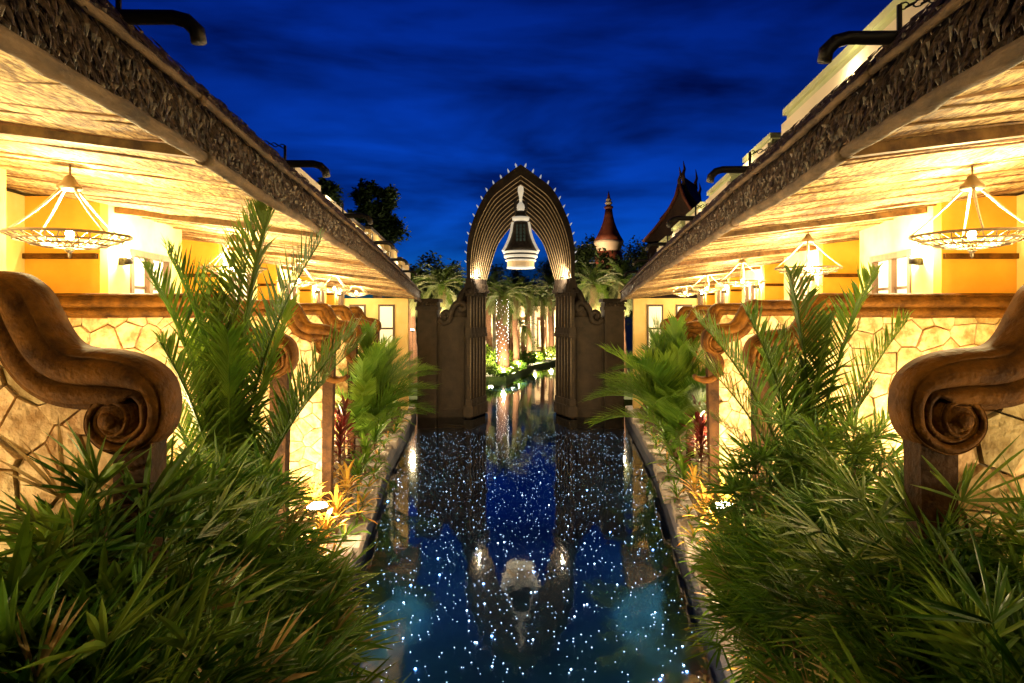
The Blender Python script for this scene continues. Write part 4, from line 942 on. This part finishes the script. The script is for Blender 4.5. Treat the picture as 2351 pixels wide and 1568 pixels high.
def temple_roof():
    d = 45; sc = d/1532; X = lambda px: (px-1195)*sc; z = lambda py: EYE+(717-py)*sc
    T = thing('temple_hall', 'dark steep gabled hall roof with upturned finial horns', 'building', (X(1560), d, 0))
    m = MB(); m.box(-2.0, 2.6, .2, 5.5, 0, z(566)); m.build('wall', 'roof_tile', T)
    def tier(y0, y1, half, zb, zt, nm):
        n = 7; vv = []; ff = []
        for yy in (y0, y1):
            for i in range(-n, n+1):
                u = abs(i)/n; vv.append((half*u*(1 if i >= 0 else -1), yy, zt-(zt-zb)*(u**.62)))
        k = 2*n+1
        for i in range(k-1): ff.append((i, i+1, k+i+1, k+i))
        ff.append(tuple(range(k))[::-1]); ff.append(tuple(k+i for i in range(k))); b_ = MB(); b_.add(vv, ff); return b_.build(nm, 'roof_tile', T)
    tier(.0, 5.0, 2.2, z(560), z(432), 'lower_roof'); tier(.9, 4.0, 1.5, z(505), z(412), 'upper_roof')
    for (y0, pt, h) in ((0, 432, 1.0), (.9, 412, 1.0), (4.0, 412, 1.1), (5.0, 432, .9)):
        m = MB(); zt = z(pt); m.tube([(0,y0,zt-.3),(0,y0-.12,zt+.15),(0.05,y0+.05,zt+.5),(0.02,y0-.15,zt+h)], [.13,.11,.08,.015], 6); m.build('finial', 'roof_tile', T, True)
    for s in (-1, 1):
        m = MB(); m.tube([(s*2.2*u, -.06, z(432)-(z(432)-z(560))*(u**.62)) for u in (0,.1,.25,.45,.7,1.0)], .10, 6); m.build('bargeboard', 'terracotta', T, True)
    T.rotation_euler = (0,0,R(-28)); T.scale = (1.15,1.15,1.03)
temple_roof()

# trees
def tree(x, y, z, H, crowns, label, seed, n=7000, leaf='tree_leaf', ls=.3, name='broadleaf_tree', group='trees behind the villas'):
    r_ = random.Random(seed); t = thing(name, label, 'tree', (x,y,z), group); m = MB()
    m.tube([(0,0,-.3),(.1,0,H*.35),(0,.1,H*.7)], [.28,.2,.1], 8)
    for (cx, cz, rx, rz) in crowns: m.tube([(.05,0,H*.35),(cx*.6,.1,(H*.4+cz)/2),(cx,0,cz)], [.12,.08,.03], 6)
    m.build('trunk', 'trunk', t, True)
    c = MB(); tot = sum(rx*rz for _, _, rx, rz in crowns)
    for (cx, cz, rx, rz) in crowns:
        cl = [Vector((r_.gauss(0,1), r_.gauss(0,1), r_.gauss(0,1))).normalized()*(r_.random()**.5) for _ in range(16)]
        for i in range(int(n*rx*rz/tot)):
            v = r_.choice(cl)*.85+Vector((r_.gauss(0,.17), r_.gauss(0,.17), r_.gauss(0,.17))); p = Vector((cx+v.x*rx, v.y*rx*.8, cz+v.z*rz))
            blade(c, p, Vector((r_.uniform(-1,1), r_.uniform(-1,1), r_.uniform(-.5,.9))), Vector((r_.uniform(-.4,.4), r_.uniform(-.4,.4), 1)), ls*r_.uniform(.7,1.4), ls*.30, .2, .2, 0, 2)
    c.build('crown', leaf, t)
k40 = 40/1532
def at(px, py, d): return ((px-1195)*d/1532, EYE+(717-py)*d/1532)
x, zt = at(755, 445, 40); tree(x, 40, 0, zt+1, [(0,zt,1.05,.95),(-.5,zt-1.6,1.2,1.0),(.3,zt-3,1.5,1.2)], 'round topped dark tree behind the villa row with yellow upper rooms', 800)
x, zt = at(865, 480, 42); tree(x, 42, 0, zt+1, [(-.75,zt+1.1,.95,.9),(.75,zt+.55,1.0,.95),(-.3,zt-.6,1.5,1.1),(.8,zt-1.6,1.2,1.2),(-.6,zt-3,1.6,1.3)], 'tall dark tree with a split crown beside the yellow upper rooms', 801, 10000)
for i, (px, py, d, rx, rz) in enumerate([(1330,610,46,1.6,1.5),(1400,622,44,1.5,1.4),(1460,590,56,2.2,1.7),(1510,610,48,1.8,1.6),(1350,575,64,2.2,1.6),(1000,625,46,1.7,1.5),(1040,640,52,1.8,1.5),(960,640,44,1.5,1.3),(1260,640,70,2.2,1.9),(1190,650,74,2.4,1.7),(1120,640,70,2.2,1.9),(1560,600,50,2.0,1.6),(1310,590,72,2.4,1.8)]):
    x, zt = at(px, py, d)
    labs = ['before the spire tower and close behind the gate', 'at the foot of the red spire', 'between the red spire and the dark hall', 'before the dark hall roof', 'far behind the red spire', 'behind the gate wing beside the yellow rooms', 'behind the pointed arch near the yellow rooms', 'at the end of the yellow upper rooms', 'beyond the pavilion, toward the spire', 'beyond the pavilion, behind the bell lantern', 'beyond the pavilion, toward the yellow rooms', 'under the dark hall roof', 'far back between arch and spire']
    tree(x, d, 0, max(zt, 2), [(0,zt,rx,rz),(-.8,zt-1.6,rx*1.1,rz),(.8,zt-2.6,rx*1.2,rz*1.2)], f'bushy dark green tree {labs[i]}', 820+i, 4200, 'hedge_leaf', .32, 'bushy_tree', 'bushy trees behind the gate')

# ------------------------------------------------------------------ star lights sunk in the pool floor
r_ = random.Random(9)
def star_mesh(name, m, r0):
    s_ = MB(); s_.lathe([(r0*.3,-r0*.5),(r0,-r0*.1),(r0*.8,r0*.35),(r0*.2,r0*.55)], seg=8); return s_.mesh(name, m)
SM = [star_mesh('star', 'star_white', .0115), star_mesh('star', 'star_blue', .016), star_mesh('star', 'star_dim', .0085)]
cnt = 0
while cnt < 300:
    d = 6.8+ (r_.random()**2.1)*13.0; x = r_.uniform(-1, 1)*(X_pool(d)-.12)
    o = bpy.data.objects.new('pool_star_light', r_.choices(SM, [3, 1, 9])[0]); COL.objects.link(o); o.location = (x, d, -.442)
    tag(o, 'tiny white blue fibre light sunk in the dark blue pool floor', 'pool light', 'star lights in the pool floor'); cnt += 1
m = MB()
for i in range(2000):
    d = 6.9+(r_.random()**.8)*19; x = r_.uniform(-1,1)*(X_pool(d)-.1); r0 = r_.uniform(.004,.009); m.lathe([(r0*.4,-r0*.5),(r0,0),(r0*.3,r0*.5)], c=(x,d,-.442), seg=5)
tag(m.build('distant_pool_lights', 'star_dim'), 'scatter of tiny fibre lights in the pool floor near the gate', 'pool lights', kind='stuff')
